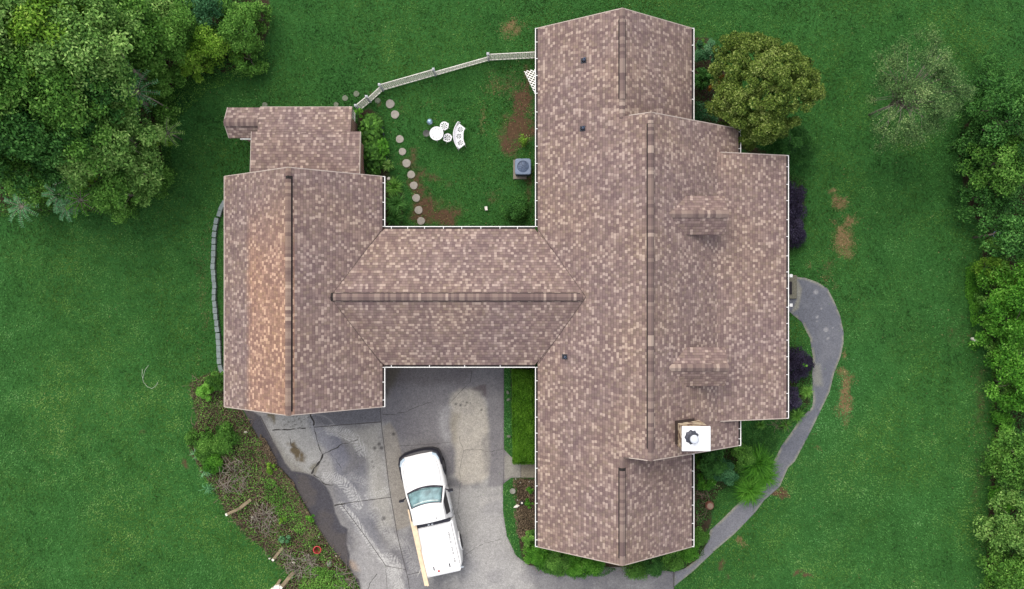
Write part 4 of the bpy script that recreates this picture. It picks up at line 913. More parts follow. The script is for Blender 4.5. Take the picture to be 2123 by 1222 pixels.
for q in (.06, .11, .16, .21, .255): m.tube([(q * math.cos(k * math.pi / 14), q * math.sin(k * math.pi / 14), .735 - q * .08 + .012) for k in range(29)], .004, 4, caps=False)
for k in range(12): a = k * math.pi / 6; m.tube([(.03 * math.cos(a), .03 * math.sin(a), .756), (.265 * math.cos(a), .265 * math.sin(a), .722)], .004, 4)
m.build('fan_guard', M['slate_d'], ac)
px0, py0 = g2(1064, 332); px1, py1 = g2(1092, 372)
m = MB(); m.box(px0, px1, py1, py0, -.02, .055, bev=.01); o = m.build('equipment_pad', M['bed']); tag(o, 'square concrete pad under the air conditioning unit', 'concrete pad')

# small courtyard things
def rock(name, px, py, r, label, mat='rock', cat='stone', sq=.7, seed=1, grp=None, h=None):
    rr = random.Random(seed); m = MB(); n = 10; rings = []
    f = [rr.uniform(.8, 1.15) for _ in range(n)]; hh = (h or r * 1.1)
    for q, z in ((.85, -.02), (1, hh * .3), (.9, hh * .75), (.5, hh), (.08, hh * 1.02)): rings.append([Vector((r * q * f[k] * math.cos(2 * math.pi * k / n), r * sq * q * f[(k * 3) % n] * math.sin(2 * math.pi * k / n), z * rr.uniform(.95, 1.05))) for k in range(n)])
    m.loft(rings, smooth=True); o = m.build(name, M[mat]); x, y = g2(px, py); o.location = (x, y, 0); o.rotation_euler = (0, 0, rr.uniform(0, 3)); tag(o, label, cat, grp); return o
rock('round_stone', 806, 371, .09, 'small round white stone at the garage gutter corner in the courtyard', 'cut', sq=.95)
x, y = g2(1008, 433); u = thing('utility_box', 'small pale square box lying on the courtyard grass near the dark shrub', 'utility box', (x, y, 0), .15)
m = MB(); m.box(-.07, .07, -.1, .1, 0, .1, bev=.01); m.build('box', plain('weathered pale plastic', (.42, .44, .40), .6), u); m = MB(); m.box(-.055, .055, -.085, .085, .1, .112); m.build('lid', M['lattice'], u)
for (a, b, lab) in (((793, 264), (797, 290), 'dark edging pipe beside the leafy bed, the upper and longer of two'), ((801, 325), (802, 345), 'dark edging pipe beside the leafy bed, the lower and shorter of two')):
    m = MB(); m.tube([(*g2(*a), .06), (*g2(*b), .06)], .035, 8); tag(m.build('garden_edging', plain('blue black edging', (.02, .035, .045), .4), None), lab, 'garden edging')
m = MB(); m.tube([(*g2(296, 765), .03), (*g2(295, 778), .03), (*g2(298, 792), .03), (*g2(306, 802), .03), (*g2(316, 806), .03), (*g2(325, 799), .03), (*g2(328, 792), .03)], .008, 5); tag(m.build('cord', M['cord']), 'thin pale loop of cord lying on the open lawn', 'cord')
m = MB(); m.tube([(*g2(297, 785), .03), (*g2(301, 768), .03), (*g2(309, 757), .03)], .007, 5); m.v = m.v; tag(m.build('cord', M['cord']), 'short pale end of cord curling up on the open lawn', 'cord')
# east side: step, mat, newel posts
x0, y1 = g2(1620, 571); x1, y0 = g2(1650, 620); m = MB(); m.box(12.0, x1, y0, y1, 0, .16, bev=.03); tag(m.build('door_step', M['step']), 'curved stone step where the garden path meets the porch', 'step')
m = MB(); a, b = at(1620, 584, .2), at(1642.5, 611, .2); m.box(a.x, b.x, b.y, a.y, .163, .185, bev=.006); tag(m.build('door_mat', M['mat']), 'black rectangular door mat on the stone step', 'door mat')
for py, lab in ((572, 'white handrail at the upper side of the porch step'), (633, 'white handrail at the lower side of the porch step')):
    v = at(1640, py, .95); t = thing('handrail', lab, 'handrail', (v.x, v.y, 0), group='white porch handrails'); m = MB(); m.box(-.05, .05, -.05, .05, 0, .92, bev=.006); m.box(-.07, .07, -.07, .07, .92, .96); m.build('newel_post', M['white'], t)
    m = MB(); m.box(-1.1, -.05, -.025, .025, .82, .87); m.box(-1.1, -.05, -.02, .02, .35, .39); m.build('rail', M['white'], t)
    for k in range(6):
        m = MB(); m.box(-1.0 + k * .16, -.975 + k * .16, -.012, .012, .39, .82); m.build('baluster', M['white'], t)
# pots, ornaments
def pot(px, py, r, h, label, mat, mat2, handles=0, rim=.018):
    x, y = g2(px, py); t = thing('plant_pot', label, 'pot', (x, y, 0)); m = MB(); m.lathe([(r * .72, 0), (r, h), (r + rim, h), (r + rim, h + .02), (r - .01, h + .02)], 26, caps=False); m.lathe([(.001, .0), (r * .72, 0)], 26, caps=False); m.build('pot_wall', mat, t)
    m = MB(); m.lathe([(r - .012, h + .015), (r * .7, .08), (.001, .08)], 26, caps=False); m.build('pot_inside', mat2, t)
    if handles:
        for s in (1, -1): m = MB(); m.tube([(s * (r + .01), -.05, h * .85), (s * (r + .05), 0, h * .85), (s * (r + .01), .05, h * .85)], .012, 6); m.build('handle', mat, t)
pot(661, 1136, .165, .30, 'red plastic plant pot, empty, among weeds beside the damp driveway edge', M['red'], M['red_in'], 1, .03)
pot(2058, 488, .17, .3, 'grey rimmed dark pot half hidden in shrubs at the right edge', M['slate'], M['red_in'])
x, y = g2(1469, 1046); t = thing('plant_pot', 'brown glazed round pot in the mulch below the leafy shrubs', 'pot', (x, y, 0)); m = MB(); m.lathe([(.12, 0), (.2, .1), (.21, .2), (.16, .3), (.15, .31), (.13, .28)], 22); m.build('pot_wall', M['terr'], t); m = MB(); m.lathe([(.14, .29), (.001, .285)], 18, caps=False); m.build('soil', M['twigd'], t)
rock('garden_statue', 2016, 705, .15, 'pale blue white carved stone ornament at the foot of the right hand shrubs', 'cut', 'garden ornament', .55, 5, h=.3)
x, y = g2(1071, 1048); t = thing('garden_ornament', 'white bird shaped garden ornament in the bed beside the driveway', 'garden ornament', (x, y, 0), .4)
m = MB(); m.loft([[Vector((s, w * math.cos(a), .16 + hh * math.sin(a))) for a in [k * math.pi / 4 for k in range(8)]] for s, w, hh in ((-.16, .01, .01), (-.08, .05, .04), (.02, .08, .07), (.09, .05, .06), (.12, .03, .04))], smooth=True); m.tube([(.09, 0, .18), (.13, 0, .27), (.16, 0, .28)], [.03, .025, .015], 6); m.build('body', M['cut'], t); m = MB(); m.tube([(0, 0, .1), (0, 0, 0)], .015, 5); m.build('stake', M['dark'], t)
x, y = g2(1082, 1040); t = thing('solar_light', 'small round dark garden light with a pale centre beside the white ornament', 'garden light', (x, y, 0)); m = MB(); m.lathe([(.03, 0), (.03, .22), (.10, .24), (.10, .26), (.001, .27)], 18); m.build('housing', M['dark'], t); m = MB(); m.lathe([(.05, .272), (.04, .285), (.001, .29)], 14); m.build('lens', M['cut'], t)
x, y = g2(1063, 1017); t = thing('plant_pot', 'rustic grey stone bowl planter at the top of the driveway bed', 'planter', (x, y, 0)); m = MB(); m.lathe([(.09, 0), (.13, .12), (.14, .15), (.11, .16), (.10, .12)], 14); m.build('pot_wall', M['rock'], t)
for i, (px, py, r) in enumerate(((1069, 993, .05), (1079, 1001, .04), (1097, 999, .04), (1073, 1037, .05))): rock('pebble', px, py, r, ['small grey stone at the walkway corner of the driveway bed', 'small pale stone, second from the walkway corner', 'small pale stone under the gutter by the walkway', 'small grey stone just above the round garden light'][i], seed=20 + i, grp='small stones in the driveway bed')
for i, (px, py) in enumerate(((1053, 814), (1054, 829), (1055, 905))): rock('flat_stone', px, py, .11, ['flat mossy stone beside the hedge, the upper of two together', 'flat mossy stone beside the hedge, the lower of two together', 'flat mossy stone alone near the lower end of the hedge'][i], 'stone_old', seed=30 + i, grp='flat stones between driveway and hedge', h=.05)

# ------------------------------------------------------------ pickup truck, nose towards the house
tc = at(893, 1060, .9); truck = thing('pickup_truck', 'white pickup truck with a white bed cover parked on the stained driveway', 'pickup truck', (tc.x, tc.y, 0), R(12.4))
def bring(y, w, zb, z1, crown=.03, tuck=.10):
    h = z1 - zb
    P = [(-w + .06, zb), (-w + .01, zb + .12), (-w, zb + h * .45), (-w + .015, z1 - .22), (-w + .05, z1 - .07), (-w + tuck + .05, z1 - .01), (-w * .5, z1 + crown * .8), (0, z1 + crown)]
    P = P + [(-x, z) for x, z in reversed(P[:-1])]
    return [Vector((x, y, z)) for x, z in P]
m = MB(); m.loft([bring(2.74, .66, .45, .90), bring(2.70, .78, .38, 1.0), bring(2.58, .88, .34, 1.06), bring(2.40, .94, .32, 1.10), bring(2.0, .975, .30, 1.13), bring(1.35, .985, .30, 1.17), bring(1.2, .985, .30, 1.17), bring(.2, .985, .30, 1.18), bring(-.42, .985, .30, 1.18)], smooth=True)
m.build('body', M['paint'], truck)
m = MB()
def bedr(y, w, z1): return [Vector((x, y, z)) for x, z in ((-w + .08, .36), (-w, .5), (-w, .95), (-w + .02, z1 - .08), (-w + .05, z1), (-w + .1, z1 + .005), (w - .1, z1 + .005), (w - .05, z1), (w - .02, z1 - .08), (w, .95), (w, .5), (w - .08, .36))]
m.loft([bedr(-.50, .985, 1.30), bedr(-.6, .99, 1.31), bedr(-2.3, .985, 1.31), bedr(-2.60, .95, 1.31), bedr(-2.80, .84, 1.30)], smooth=False); m.build('truck_bed', M['paint'], truck)
m = MB(); m.box(-.82, .82, -2.87, -2.802, .55, 1.30, bev=.015); tg = m.build('tailgate', M['paint'], truck); m = MB(); m.box(-.12, .12, -2.9, -2.872, 1.12, 1.2, bev=.01); m.build('handle', M['black'], tg)
# bed cover with soft edge
def tr(q, z): return [Vector((x * (.86 - q), y, z)) for x, y in ((-1, -2.76 + q), (-.98, -2.80 + q), (.98, -2.80 + q), (1, -2.76 + q), (1, -.60 - q), (.97, -.56 - q), (-.97, -.56 - q), (-1, -.60 - q))]
m = MB(); m.loft([tr(0, 1.318), tr(0, 1.36), tr(.03, 1.375), tr(.3, 1.39)]); tn = m.build('bed_cover', M['tonneau'], truck)
for x in (-.34, .40):
    m = MB(); m.box(x - .028, x + .028, -2.58, -2.40, 1.372, 1.40, bev=.008); m.build('latch', M['seal'], tn)
# small dark lettering strip along the right bed rail
def glyph(m, y, h, c, x, z):
    st = {'P': ((0, 0, 1, .15), (0, .85, 1, 1), (0, 0, .15, 1), (.45, 0, .6, 1)), 'B': ((0, 0, 1, .2), (0, .8, 1, 1), (0, 0, .15, 1), (.4, 0, .6, 1), (.85, 0, 1, 1)), 'I': ((0, .4, 1, .6),), 'L': ((0, 0, 1, .2), (.85, 0, 1, 1)), 'E': ((0, 0, 1, .2), (0, 0, .15, 1), (.42, 0, .58, .9), (.85, 0, 1, 1))}[c]
    for (u0, v0, u1, v1) in st: m.box(x - h * u1, x - h * u0, y - .07 * v1, y - .07 * v0, z, z + .003)
m = MB(); yy = -.98
for c in 'EBPELBI EPLB IEBL': 
    if c != ' ': glyph(m, yy, .075, c, .71, 1.385)
    yy -= .088
m.v = [(x + (-.02 * (y + 1)) * 0, y, z) for x, y, z in m.v]; m.build('lettering', M['seal'], tn)
m = MB(); m.box(.855, .872, -2.6, -.62, 1.318, 1.33); m.build('rail_line', M['chrome'] if 0 else M['seal'], tn)
# cab
def cabr(z, x, yf, yb, bow): return [Vector(p) for p in ((-x, yb, z), (-x, yf - bow, z), (-x * .75, yf - bow * .45, z), (-x * .38, yf - bow * .1, z), (0, yf, z), (x * .38, yf - bow * .1, z), (x * .75, yf - bow * .45, z), (x, yf - bow, z), (x, yb, z), (x * .5, yb - .02, z), (0, yb - .03, z), (-x * .5, yb - .02, z))]
m = MB(); m.loft([cabr(1.14, .93, 1.30, -.34, .20), cabr(1.20, .92, 1.24, -.34, .19), cabr(1.50, .83, .86, -.31, .15), cabr(1.74, .755, .57, -.27, .12), cabr(1.80, .72, .50, -.24, .11), cabr(1.83, .60, .38, -.14, .08)], smooth=False); cab = m.build('cab', M['paint'], truck)
def cabpt(s, x, lift=.012):
    """point on the windscreen: s 0 base..1 roof, x lateral -1..1"""
    z = 1.20 + s * .54; w = .92 + (.755 - .92) * s; yf = 1.24 + (.57 - 1.24) * s; b = .19 + (.12 - .19) * s
    return Vector((x * w, yf - b * abs(x) ** 1.9, z)) + Vector((0, .7, .72)) * lift
def quadstrip(name, s0, s1, xx0, xx1, mat, lift, n=12, k=6, parent=None):
    m = MB(); g = [[cabpt(s0 + (s1 - s0) * j / k, xx0 + (xx1 - xx0) * i / n, lift) for i in range(n + 1)] for j in range(k + 1)]
    for j in range(k):
        for i in range(n): m.face([g[j][i], g[j][i + 1], g[j + 1][i + 1], g[j + 1][i]], smooth=True)
    o = m.build(name, mat, parent); sm = o.modifiers.new('s', 'SOLIDIFY'); sm.thickness = .008; sm.offset = -1; return o
quadstrip('windscreen_seal', -.03, .99, -.93, .93, M['seal'], .016, parent=cab); ws = quadstrip('windscreen', .09, .95, -.88, .88, M['wind'], .026, parent=cab)
m = MB(); m.tube([cabpt(.04, -.8, .035), cabpt(.12, -.3, .035), cabpt(.15, .05, .035)], .010, 5); m.tube([cabpt(.04, .05, .035), cabpt(.10, .4, .035), cabpt(.12, .8, .035)], .010, 5); m.build('wiper', M['black'], cab)
for s in (1, -1):
    q = [(.915, .90, 1.215), (.94, -.13, 1.215), (.815, -.10, 1.66), (.80, .50, 1.66)]; m = MB(); q = [Vector((s * (a - (0.02 if zz < 1.3 else 0.018)) + s * .012, b, zz)) for a, b, zz in q]; m.face(q if s == 1 else q[::-1]); o = m.build('side_window', M['black'], cab); sm = o.modifiers.new('s', 'SOLIDIFY'); sm.thickness = .02; sm.offset = 0
m = MB(); m.face([(-.6, -.345, 1.28), (.6, -.345, 1.28), (.55, -.30, 1.68), (-.55, -.30, 1.68)]); o = m.build('rear_window', M['glass'], cab); sm = o.modifiers.new('s', 'SOLIDIFY'); sm.thickness = .03; sm.offset = 0
m = MB(); m.lathe([(.03, 1.815), (.028, 1.84), (.001, 1.85)], 12, .33, -.12); m.build('antenna_base', M['seal'], cab)
for s_ in (1, -1):
    m = MB(); m.tube([(s_ * .80, 1.28, 1.186), (s_ * .83, 1.8, 1.163), (s_ * .78, 2.35, 1.128), (s_ * .66, 2.55, 1.085)], .006, 4); m.build('hood_seam', M['seal'], truck)
    m = MB(); m.tube([(s_ * .985, .98, .5), (s_ * .992, .96, 1.08), (s_ * .95, .94, 1.17)], .006, 4); m.tube([(s_ * .985, -.2, .5), (s_ * .992, -.2, 1.08), (s_ * .95, -.2, 1.17)], .006, 4); m.build('door_seam', M['seal'], truck)
m = MB(); m.box(-.86, .86, -.545, -.425, .95, 1.315); m.build('gap_liner', M['seal'], truck)
m = MB(); m.box(-.13, -.04, -.39, -.355, 1.75, 1.775, bev=.005); m.box(.04, .13, -.39, -.355, 1.75, 1.775, bev=.005); m.build('brake_light', M['chrome'], cab)
for s in (1, -1):
    m = MB(); m.tube([(s * .93, .92, 1.17), (s * 1.05, .86, 1.22)], .028, 6); m.box(min(s * 1.04, s * 1.27), max(s * 1.04, s * 1.27), .78, .88, 1.12, 1.32, bev=.02); mr = m.build('wing_mirror', M['black'], truck)
    m = MB(); m.box(min(s * 1.06, s * 1.25), max(s * 1.06, s * 1.25), .772, .779, 1.15, 1.29); m.build('mirror_glass', M['chrome'], mr)
# front: dark grille band following the nose, chrome bumper below, headlights
def nose(off, z, inset=0): 
    P = [(-.985, 2.05), (-.955, 2.42), (-.86, 2.62), (-.62, 2.72), (-.3, 2.765), (0, 2.775), (.3, 2.765), (.62, 2.72), (.86, 2.62), (.955, 2.42), (.985, 2.05)]
    o = []
    for x, y in P: n = Vector((x * .6, max(y - 1.9, .0), 0)).normalized(); o.append(Vector((x, y, z)) + n * off * (1 if off < 0 else max(.22, min(1, (y - 2.0) / .7))))
    return o
m = MB(); A_, B_, C_, D_ = nose(-.04, .98), nose(.10, .96), nose(.135, .80), nose(.13, .42)
for U, W in ((A_, B_), (B_, C_), (C_, D_), (D_, nose(-.05, .42))):
    for i in range(10): m.face([U[i], U[i + 1], W[i + 1], W[i]], smooth=True)
m.build('grille_surround', M['black'], truck)
for s in (1, -1):
    m = MB(); m.loft([[Vector((s * .93, 2.36, z)), Vector((s * .84, 2.60, z)), Vector((s * .66, 2.70, z)), Vector((s * .64, 2.60, z)), Vector((s * .80, 2.48, z)), Vector((s * .88, 2.30, z))] for z in (.84, 1.075)]); m.build('headlight', plain('headlight lens', (.45, .55, .62), .1, .2), truck)
    m = MB(); m.box(min(s * .76, s * .825), max(s * .76, s * .825), -2.83, -2.70, .75, 1.16, bev=.02); m.build('tail_light', M['red'], truck)
m = MB(); m.box(-.92, .92, -3.0, -2.9, .45, .65, bev=.03); m.build('rear_bumper', M['chrome'], truck)
for (x, y) in ((.90, 1.86), (-.90, 1.86), (.90, -1.78), (-.90, -1.78)):
    s = 1 if x > 0 else -1; t_ = MB(); X = lambda a, b: [Vector((x + s * a, y + b * math.cos(k * math.pi / 16), .39 + b * math.sin(k * math.pi / 16))) for k in range(32)]
    t_.loft([X(-.12, .26), X(-.12, .36), X(-.09, .39), X(.08, .39), X(.12, .36), X(.12, .25)], caps=False, smooth=True); ty = t_.build('wheel', M['tyre'], truck)
    m = MB(); m.loft([X(.09, .25), X(.11, .24), X(.08, .18), X(.11, .05)], smooth=True); m.build('rim', M['rim'], ty)
    m = MB(); arc = [(k * math.pi / 12) for k in range(13)]; m.loft([[Vector((s * .97, y + q * math.cos(a), .39 + q * math.sin(a))) for q in (.42, .46)] + [Vector((s * 1.03, y + q * math.cos(a), .39 + q * math.sin(a))) for q in (.455, .42)] for a in arc]); m.build('wheel_arch', M['paint' if y < 0 else 'black'], truck)
for s in (1, -1):
    for y in (.12,): m = MB(); m.box(min(s * .985, s * 1.005), max(s * .985, s * 1.005), y - .12, y + .05, .98, 1.02, bev=.006); m.build('door_handle', M['chrome'], truck)
# tail marker ball and boards lie on the truck: things of their own
v = at(910, 1184, 1.36); t = thing('marker_flag', 'small red round marker hanging at the tailgate of the white truck', 'marker', (v.x, v.y, 1.12)); m = MB(); m.lathe([(.001, 0.14), (.05, .16), (.075, .22), (.05, .27), (.001, .29)], 16); m.build('ball', M['red'], t); m = MB(); m.tube([(0, 0, .15), (0, .01, .0), (.0, .02, -.1)], .012, 5); m.build('tie', M['red'], t)
def board(pa, pb, w, z, label, mat='lumber', th=.04, dz=0):
    a, b = at(*pa, z), at(*pb, z + dz); m = MB(); d = (b - a).normalized(); s = Vector((-d.y, d.x, 0)).normalized() * w / 2; u = Vector((0, 0, th))
    a = a; mid = a.lerp(b, .5) - Vector((0, 0, .01)); c = (a + b) / 2
    m.loft([[p - s - c, p + s - c, p + s + u - c, p - s + u - c] for p in (a, a.lerp(b, .25) - Vector((0, 0, .006)), mid, a.lerp(b, .75) - Vector((0, 0, .006)), b)])
    o = m.build('wooden_board', M[mat], bevel=.004); o.location = c; tag(o, label, 'board', 'pine boards on the truck bed'); return o
board((849.5, 1056), (885, 1214), .20, 1.40, 'wide new pine board along the left rail of the truck, sticking out past the tailgate')
board((855, 1062), (871, 1140), .13, 1.445, 'shorter pine board stacked on top of the long one near the cab')
board((862, 1112), (887.5, 1215), .09, 1.443, 'narrow pine board on top of the long one at its tailgate end')
v = at(862, 1192, .4)
m = MB(); m.tube([at(874, 1178, 1.36) , at(865, 1196, .9)], .012, 5); tag(m.build('white_stake', M['cut']), 'thin white stick hanging off the left rear corner of the truck', 'stick')

# ------------------------------------------------------------ vegetation
def unit(v): return v / np.maximum(np.linalg.norm(v, axis=1, keepdims=True), 1e-9)
def leaf_mesh(P, N, Lf, Wf, r, D=None, droop=0.0):
    n = len(P); N = unit(N)
    if D is None: D = np.cross(N, unit(r.normal(size=(n, 3))))
    D = unit(D - N * (D * N).sum(1, keepdims=True)); s = np.cross(N, D); L_ = Lf * r.uniform(.7, 1.3, n)[:, None]; W_ = Wf * r.uniform(.7, 1.3, n)[:, None]
    V = np.empty((n, 4, 3)); V[:, 0] = P - D * L_ * .5; V[:, 1] = P + s * W_ * .5 - N * W_ * .12; V[:, 2] = P + D * L_ * .5 - N * L_ * droop; V[:, 3] = P - s * W_ * .5 - N * W_ * .12
    return V.reshape(-1, 3), np.arange(n * 4).reshape(n, 4)
PAL = {
    'mid': [(26, 54, 18), (56, 94, 34), (86, 128, 52), (128, 164, 84)], 'dark': [(20, 46, 20), (40, 78, 32), (64, 108, 48), (98, 140, 74)],
    'pale': [(36, 66, 26), (74, 110, 48), (108, 142, 72), (148, 174, 104)], 'yellow': [(34, 62, 16), (68, 104, 28), (100, 136, 44), (144, 170, 76)],
    'blue': [(20, 48, 28), (42, 82, 50), (66, 108, 70), (108, 144, 108)], 'maple': [(30, 46, 14), (58, 78, 28), (90, 108, 44), (142, 154, 92)],
    'bright': [(24, 60, 14), (52, 98, 26), (80, 130, 42), (124, 168, 78)], 'purple': [(22, 19, 30), (36, 32, 48), (54, 50, 68), (92, 88, 106)], 'grey': [(38, 60, 32), (62, 90, 50), (90, 118, 68), (140, 156, 104)],
    'hedge': [(26, 50, 8), (50, 88, 16), (74, 112, 28), (108, 144, 56)], 'orange': [(70, 50, 16), (110, 78, 28), (146, 104, 40)], 'litter': [(40, 35, 28), (76, 66, 53), (106, 93, 75), (150, 137, 114)], 'spray': [(26, 58, 32), (52, 94, 58), (80, 124, 84), (124, 160, 118)]}
FK = 1.6
FM = {k: foliage('foliage ' + k, v) for k, v in PAL.items()}
FM['litter'] = foliage('dry litter', PAL['litter'], .8, .0)

def crown_points(r, R_, n, z0, z1, ncl, clr, flat=.7, irr=.25, hollow=.55):
    """leaf points on clumps spread over an uneven dome; returns points, outward normals and a tone per clump"""
    th = r.uniform(0, 2 * math.pi, ncl); u = np.sqrt(r.uniform(0, 1, ncl)); ph = r.uniform(0, 6, 3)
    Rr = R_ * (1 + irr * (np.sin(2 * th + ph[0]) * .4 + np.sin(3 * th + ph[1]) * .35 + np.sin(5 * th + ph[2]) * .25))
    rad = u * Rr * (1 - clr / R_ * .6); zt = z0 + (z1 - z0) * np.sqrt(np.clip(1 - (u * .96) ** 2, 0, 1)); zc = zt - (r.uniform(0, 1, ncl) ** 2) * (z1 - z0) * .5 - clr * .3
    Cc = np.column_stack([rad * np.cos(th), rad * np.sin(th), zc]); cr = clr * r.uniform(.6, 1.35, ncl); tone = r.normal(0, .13, ncl)
    w = cr ** 2; k = r.choice(ncl, n, p=w / w.sum()); d = unit(r.normal(size=(n, 3))); d[:, 2] = np.abs(d[:, 2]) * np.where(r.rand(n) < .82, 1, -1)
    q = r.uniform(hollow, 1.05, n)[:, None]; P = Cc[k] + d * q * cr[k][:, None] * np.array([1, 1, flat]); return P, d, tone[k], Cc
def crown(r, R_, n, z0, z1, ncl, clr, leaf, asp=.55, upw=.7, jit=.55, tone=.45, spread=.16, **kw):
    P, d, tn, Cc = crown_points(r, R_, n, z0, z1, ncl, clr, **kw)
    N = d * .8 + np.array([0, 0, upw]) + r.normal(size=P.shape) * jit; V, Fc = leaf_mesh(P, N, leaf, leaf * asp, r)
    rn = np.clip(tone + tn + r.normal(0, spread, n), 0, 1); return V, Fc, rn, Cc
def trunk_mesh(m, Cc, r, h, rad, R_, nl=9, base=(0, 0)):
    top = Vector((r.normal(0, .1), r.normal(0, .1), h)); m.tube([(base[0], base[1], -.1), (base[0] + r.normal(0, .05), base[1] + r.normal(0, .05), h * .45), tuple(top)], [rad, rad * .75, rad * .45], 8)
    for i in r.choice(len(Cc), min(nl, len(Cc)), replace=False):
        c = Vector(Cc[i]); s = Vector((0, 0, h * r.uniform(.45, .95))); md = s.lerp(c, .5) + Vector((0, 0, .15 * R_)); m.tube([tuple(s), tuple(md), tuple(c + Vector((0, 0, .05)))], [rad * .38, rad * .22, rad * .07], 5)
def tree(name, px, py, zc, R_, kind, label, cat='tree', n=9000, ncl=40, clr=None, leaf=.13, seed=0, zf=.45, grp=None, rad=.12, nl=9, bark='bark', **kw):
    lim = None
    if grp and 'wood' in grp: lim = 335
    if grp and 'right edge' in grp: lim = 2015 if py < 500 else 2062
    if lim: zc = max(1.0, min(zc, H * (1 - (lim - 1061.5) / (px - 1061.5))))
    r = np.random.RandomState(seed + 100); v = at(px, py, zc); t = thing(name, label, cat, (v.x, v.y, 0), 0, grp); clr = clr or R_ * .3
    V, Fc, rn, Cc = crown(r, R_, n, zc - R_ * zf, zc + R_ * .35, ncl, clr, leaf, **kw); V[:, 2] = np.maximum(V[:, 2], .03)
    m = MB(); trunk_mesh(m, Cc, r, zc * .8, rad, R_, nl); m.build('trunk', M[bark], t); np_mesh('crown', V, Fc, FM[kind], rnd=rn, parent=t); return t
def shrub(name, px, py, R_, h, kind, label, n=3000, ncl=22, leaf=.08, seed=0, cat='shrub', grp=None, ax=1, ay=1, rot=0, clr=None, stems=5, **kw):
    r = np.random.RandomState(seed + 500); v = at(px, py, h * .6); t = thing(name, label, cat, (v.x, v.y, 0), rot, grp)
    V, Fc, rn, Cc = crown(r, R_, n, h * .25, h, ncl, clr or R_ * .32, leaf, **kw); V[:, 0] *= ax; V[:, 1] *= ay; V[:, 2] = np.maximum(V[:, 2], .02)
    m = MB()
    for i in r.choice(len(Cc), min(stems, len(Cc)), replace=False): m.tube([(0, 0, -.02), (Cc[i][0] * ax * .4, Cc[i][1] * ay * .4, h * .35), (Cc[i][0] * ax, Cc[i][1] * ay, Cc[i][2])], [.02, .015, .006], 5)
    m.build('stem', M['bark'], t); np_mesh('foliage', V, Fc, FM[kind], rnd=rn, parent=t); return t
def frond_plant(name, px, py, zc, R_, kind, label, nf=9, cat='plant', seed=0, leaf=.16, pairs=11, rise=.35, grp=None, asp=.32, a0=0, spanang=6.283, stalk='twig'):
    """long arching compound leaves, leaflets in pairs along each rib"""
    r = np.random.RandomState(seed + 900); v = at(px, py, zc); t = thing(name, label, cat, (v.x, v.y, 0), 0, grp); Ps, Ns, Ds = [], [], []; m = MB()
    m.tube([(0, 0, -.02), (.03, .02, zc * .6), (0, 0, zc - .1)], [.035, .03, .02], 6)
    for i in range(nf):
        a = a0 + spanang * (i + r.uniform(-.25, .25)) / nf; L_ = R_ * r.uniform(.75, 1.1); c, s = math.cos(a), math.sin(a); pts = []
        for k in range(pairs + 1):
            u = k / pairs; x = u * L_; z = zc - .1 + rise * math.sin(u * 2.4) * L_ * .5 - u * u * L_ * .25; pts.append((x * c, x * s, z))
            if k > 1:
                for sd_ in (1, -1):
                    off = leaf * .5 * (1 - .45 * u); dx, dy = -s * sd_ + c * .35, c * sd_ + s * .35; Ps.append((x * c + dx * off, x * s + dy * off, z - .01)); Ds.append((dx, dy, -.15)); Ns.append((r.normal(0, .25), r.normal(0, .25), 1))
        m.tube(pts, [.010 * (1 - .8 * k / pairs) + .002 for k in range(pairs + 1)], 4)
    m.build('stem', M[stalk], t); V, Fc = leaf_mesh(np.array(Ps), np.array(Ns), leaf, leaf * asp, r, D=np.array(Ds)); V[:, 2] = np.maximum(V[:, 2], .02)
    np_mesh('fronds', V, Fc, FM[kind], rnd=np.clip(r.normal(.6, .16, len(Ps)), 0, 1), parent=t); return t
def strappy(name, px, py, R_, h, kind, label, n=160, w=.018, seed=0, cat='plant', grp=None, tone=.6):
    """clump of long arching blades"""
    r = np.random.RandomState(seed + 1300); v = at(px, py, .1); t = thing(name, label, cat, (v.x, v.y, 0), 0, grp); Vs, Fs, rn = [], [], []; b = 0; K = 6
    for i in range(n):
        a = r.uniform(0, 6.283); L_ = R_ * r.uniform(.55, 1.1); hh = h * r.uniform(.6, 1.1); bx, by = r.normal(0, R_ * .12, 2); c, s = math.cos(a), math.sin(a); cv = r.normal(0, .25)
        for k in range(K + 1):
            u = k / K; x = L_ * u ** 1.1; z = hh * math.sin(min(u * 2.35, 3)) * .95 + .02; y = cv * L_ * u * u; W_ = w * (1 - u ** 2 * .95) ; X, Y = bx + x * c - y * s, by + x * s + y * c
            Vs += [(X - s * W_, Y + c * W_, z), (X + s * W_, Y - c * W_, z)]
        for k in range(K): Fs.append((b + 2 * k, b + 2 * k + 1, b + 2 * k + 3, b + 2 * k + 2)); rn.append(0)
        q = np.clip(r.normal(tone, .17), 0, 1); rn[-K:] = [q] * K; b += 2 * (K + 1)
    np_mesh('blades', np.array(Vs), np.array(Fs), FM[kind], rnd=rn, parent=t); m = MB(); m.lathe([(R_ * .16, -.02), (R_ * .12, .06), (.005, .09)], 10); m.build('root_crown', M['twigd'], t); return t
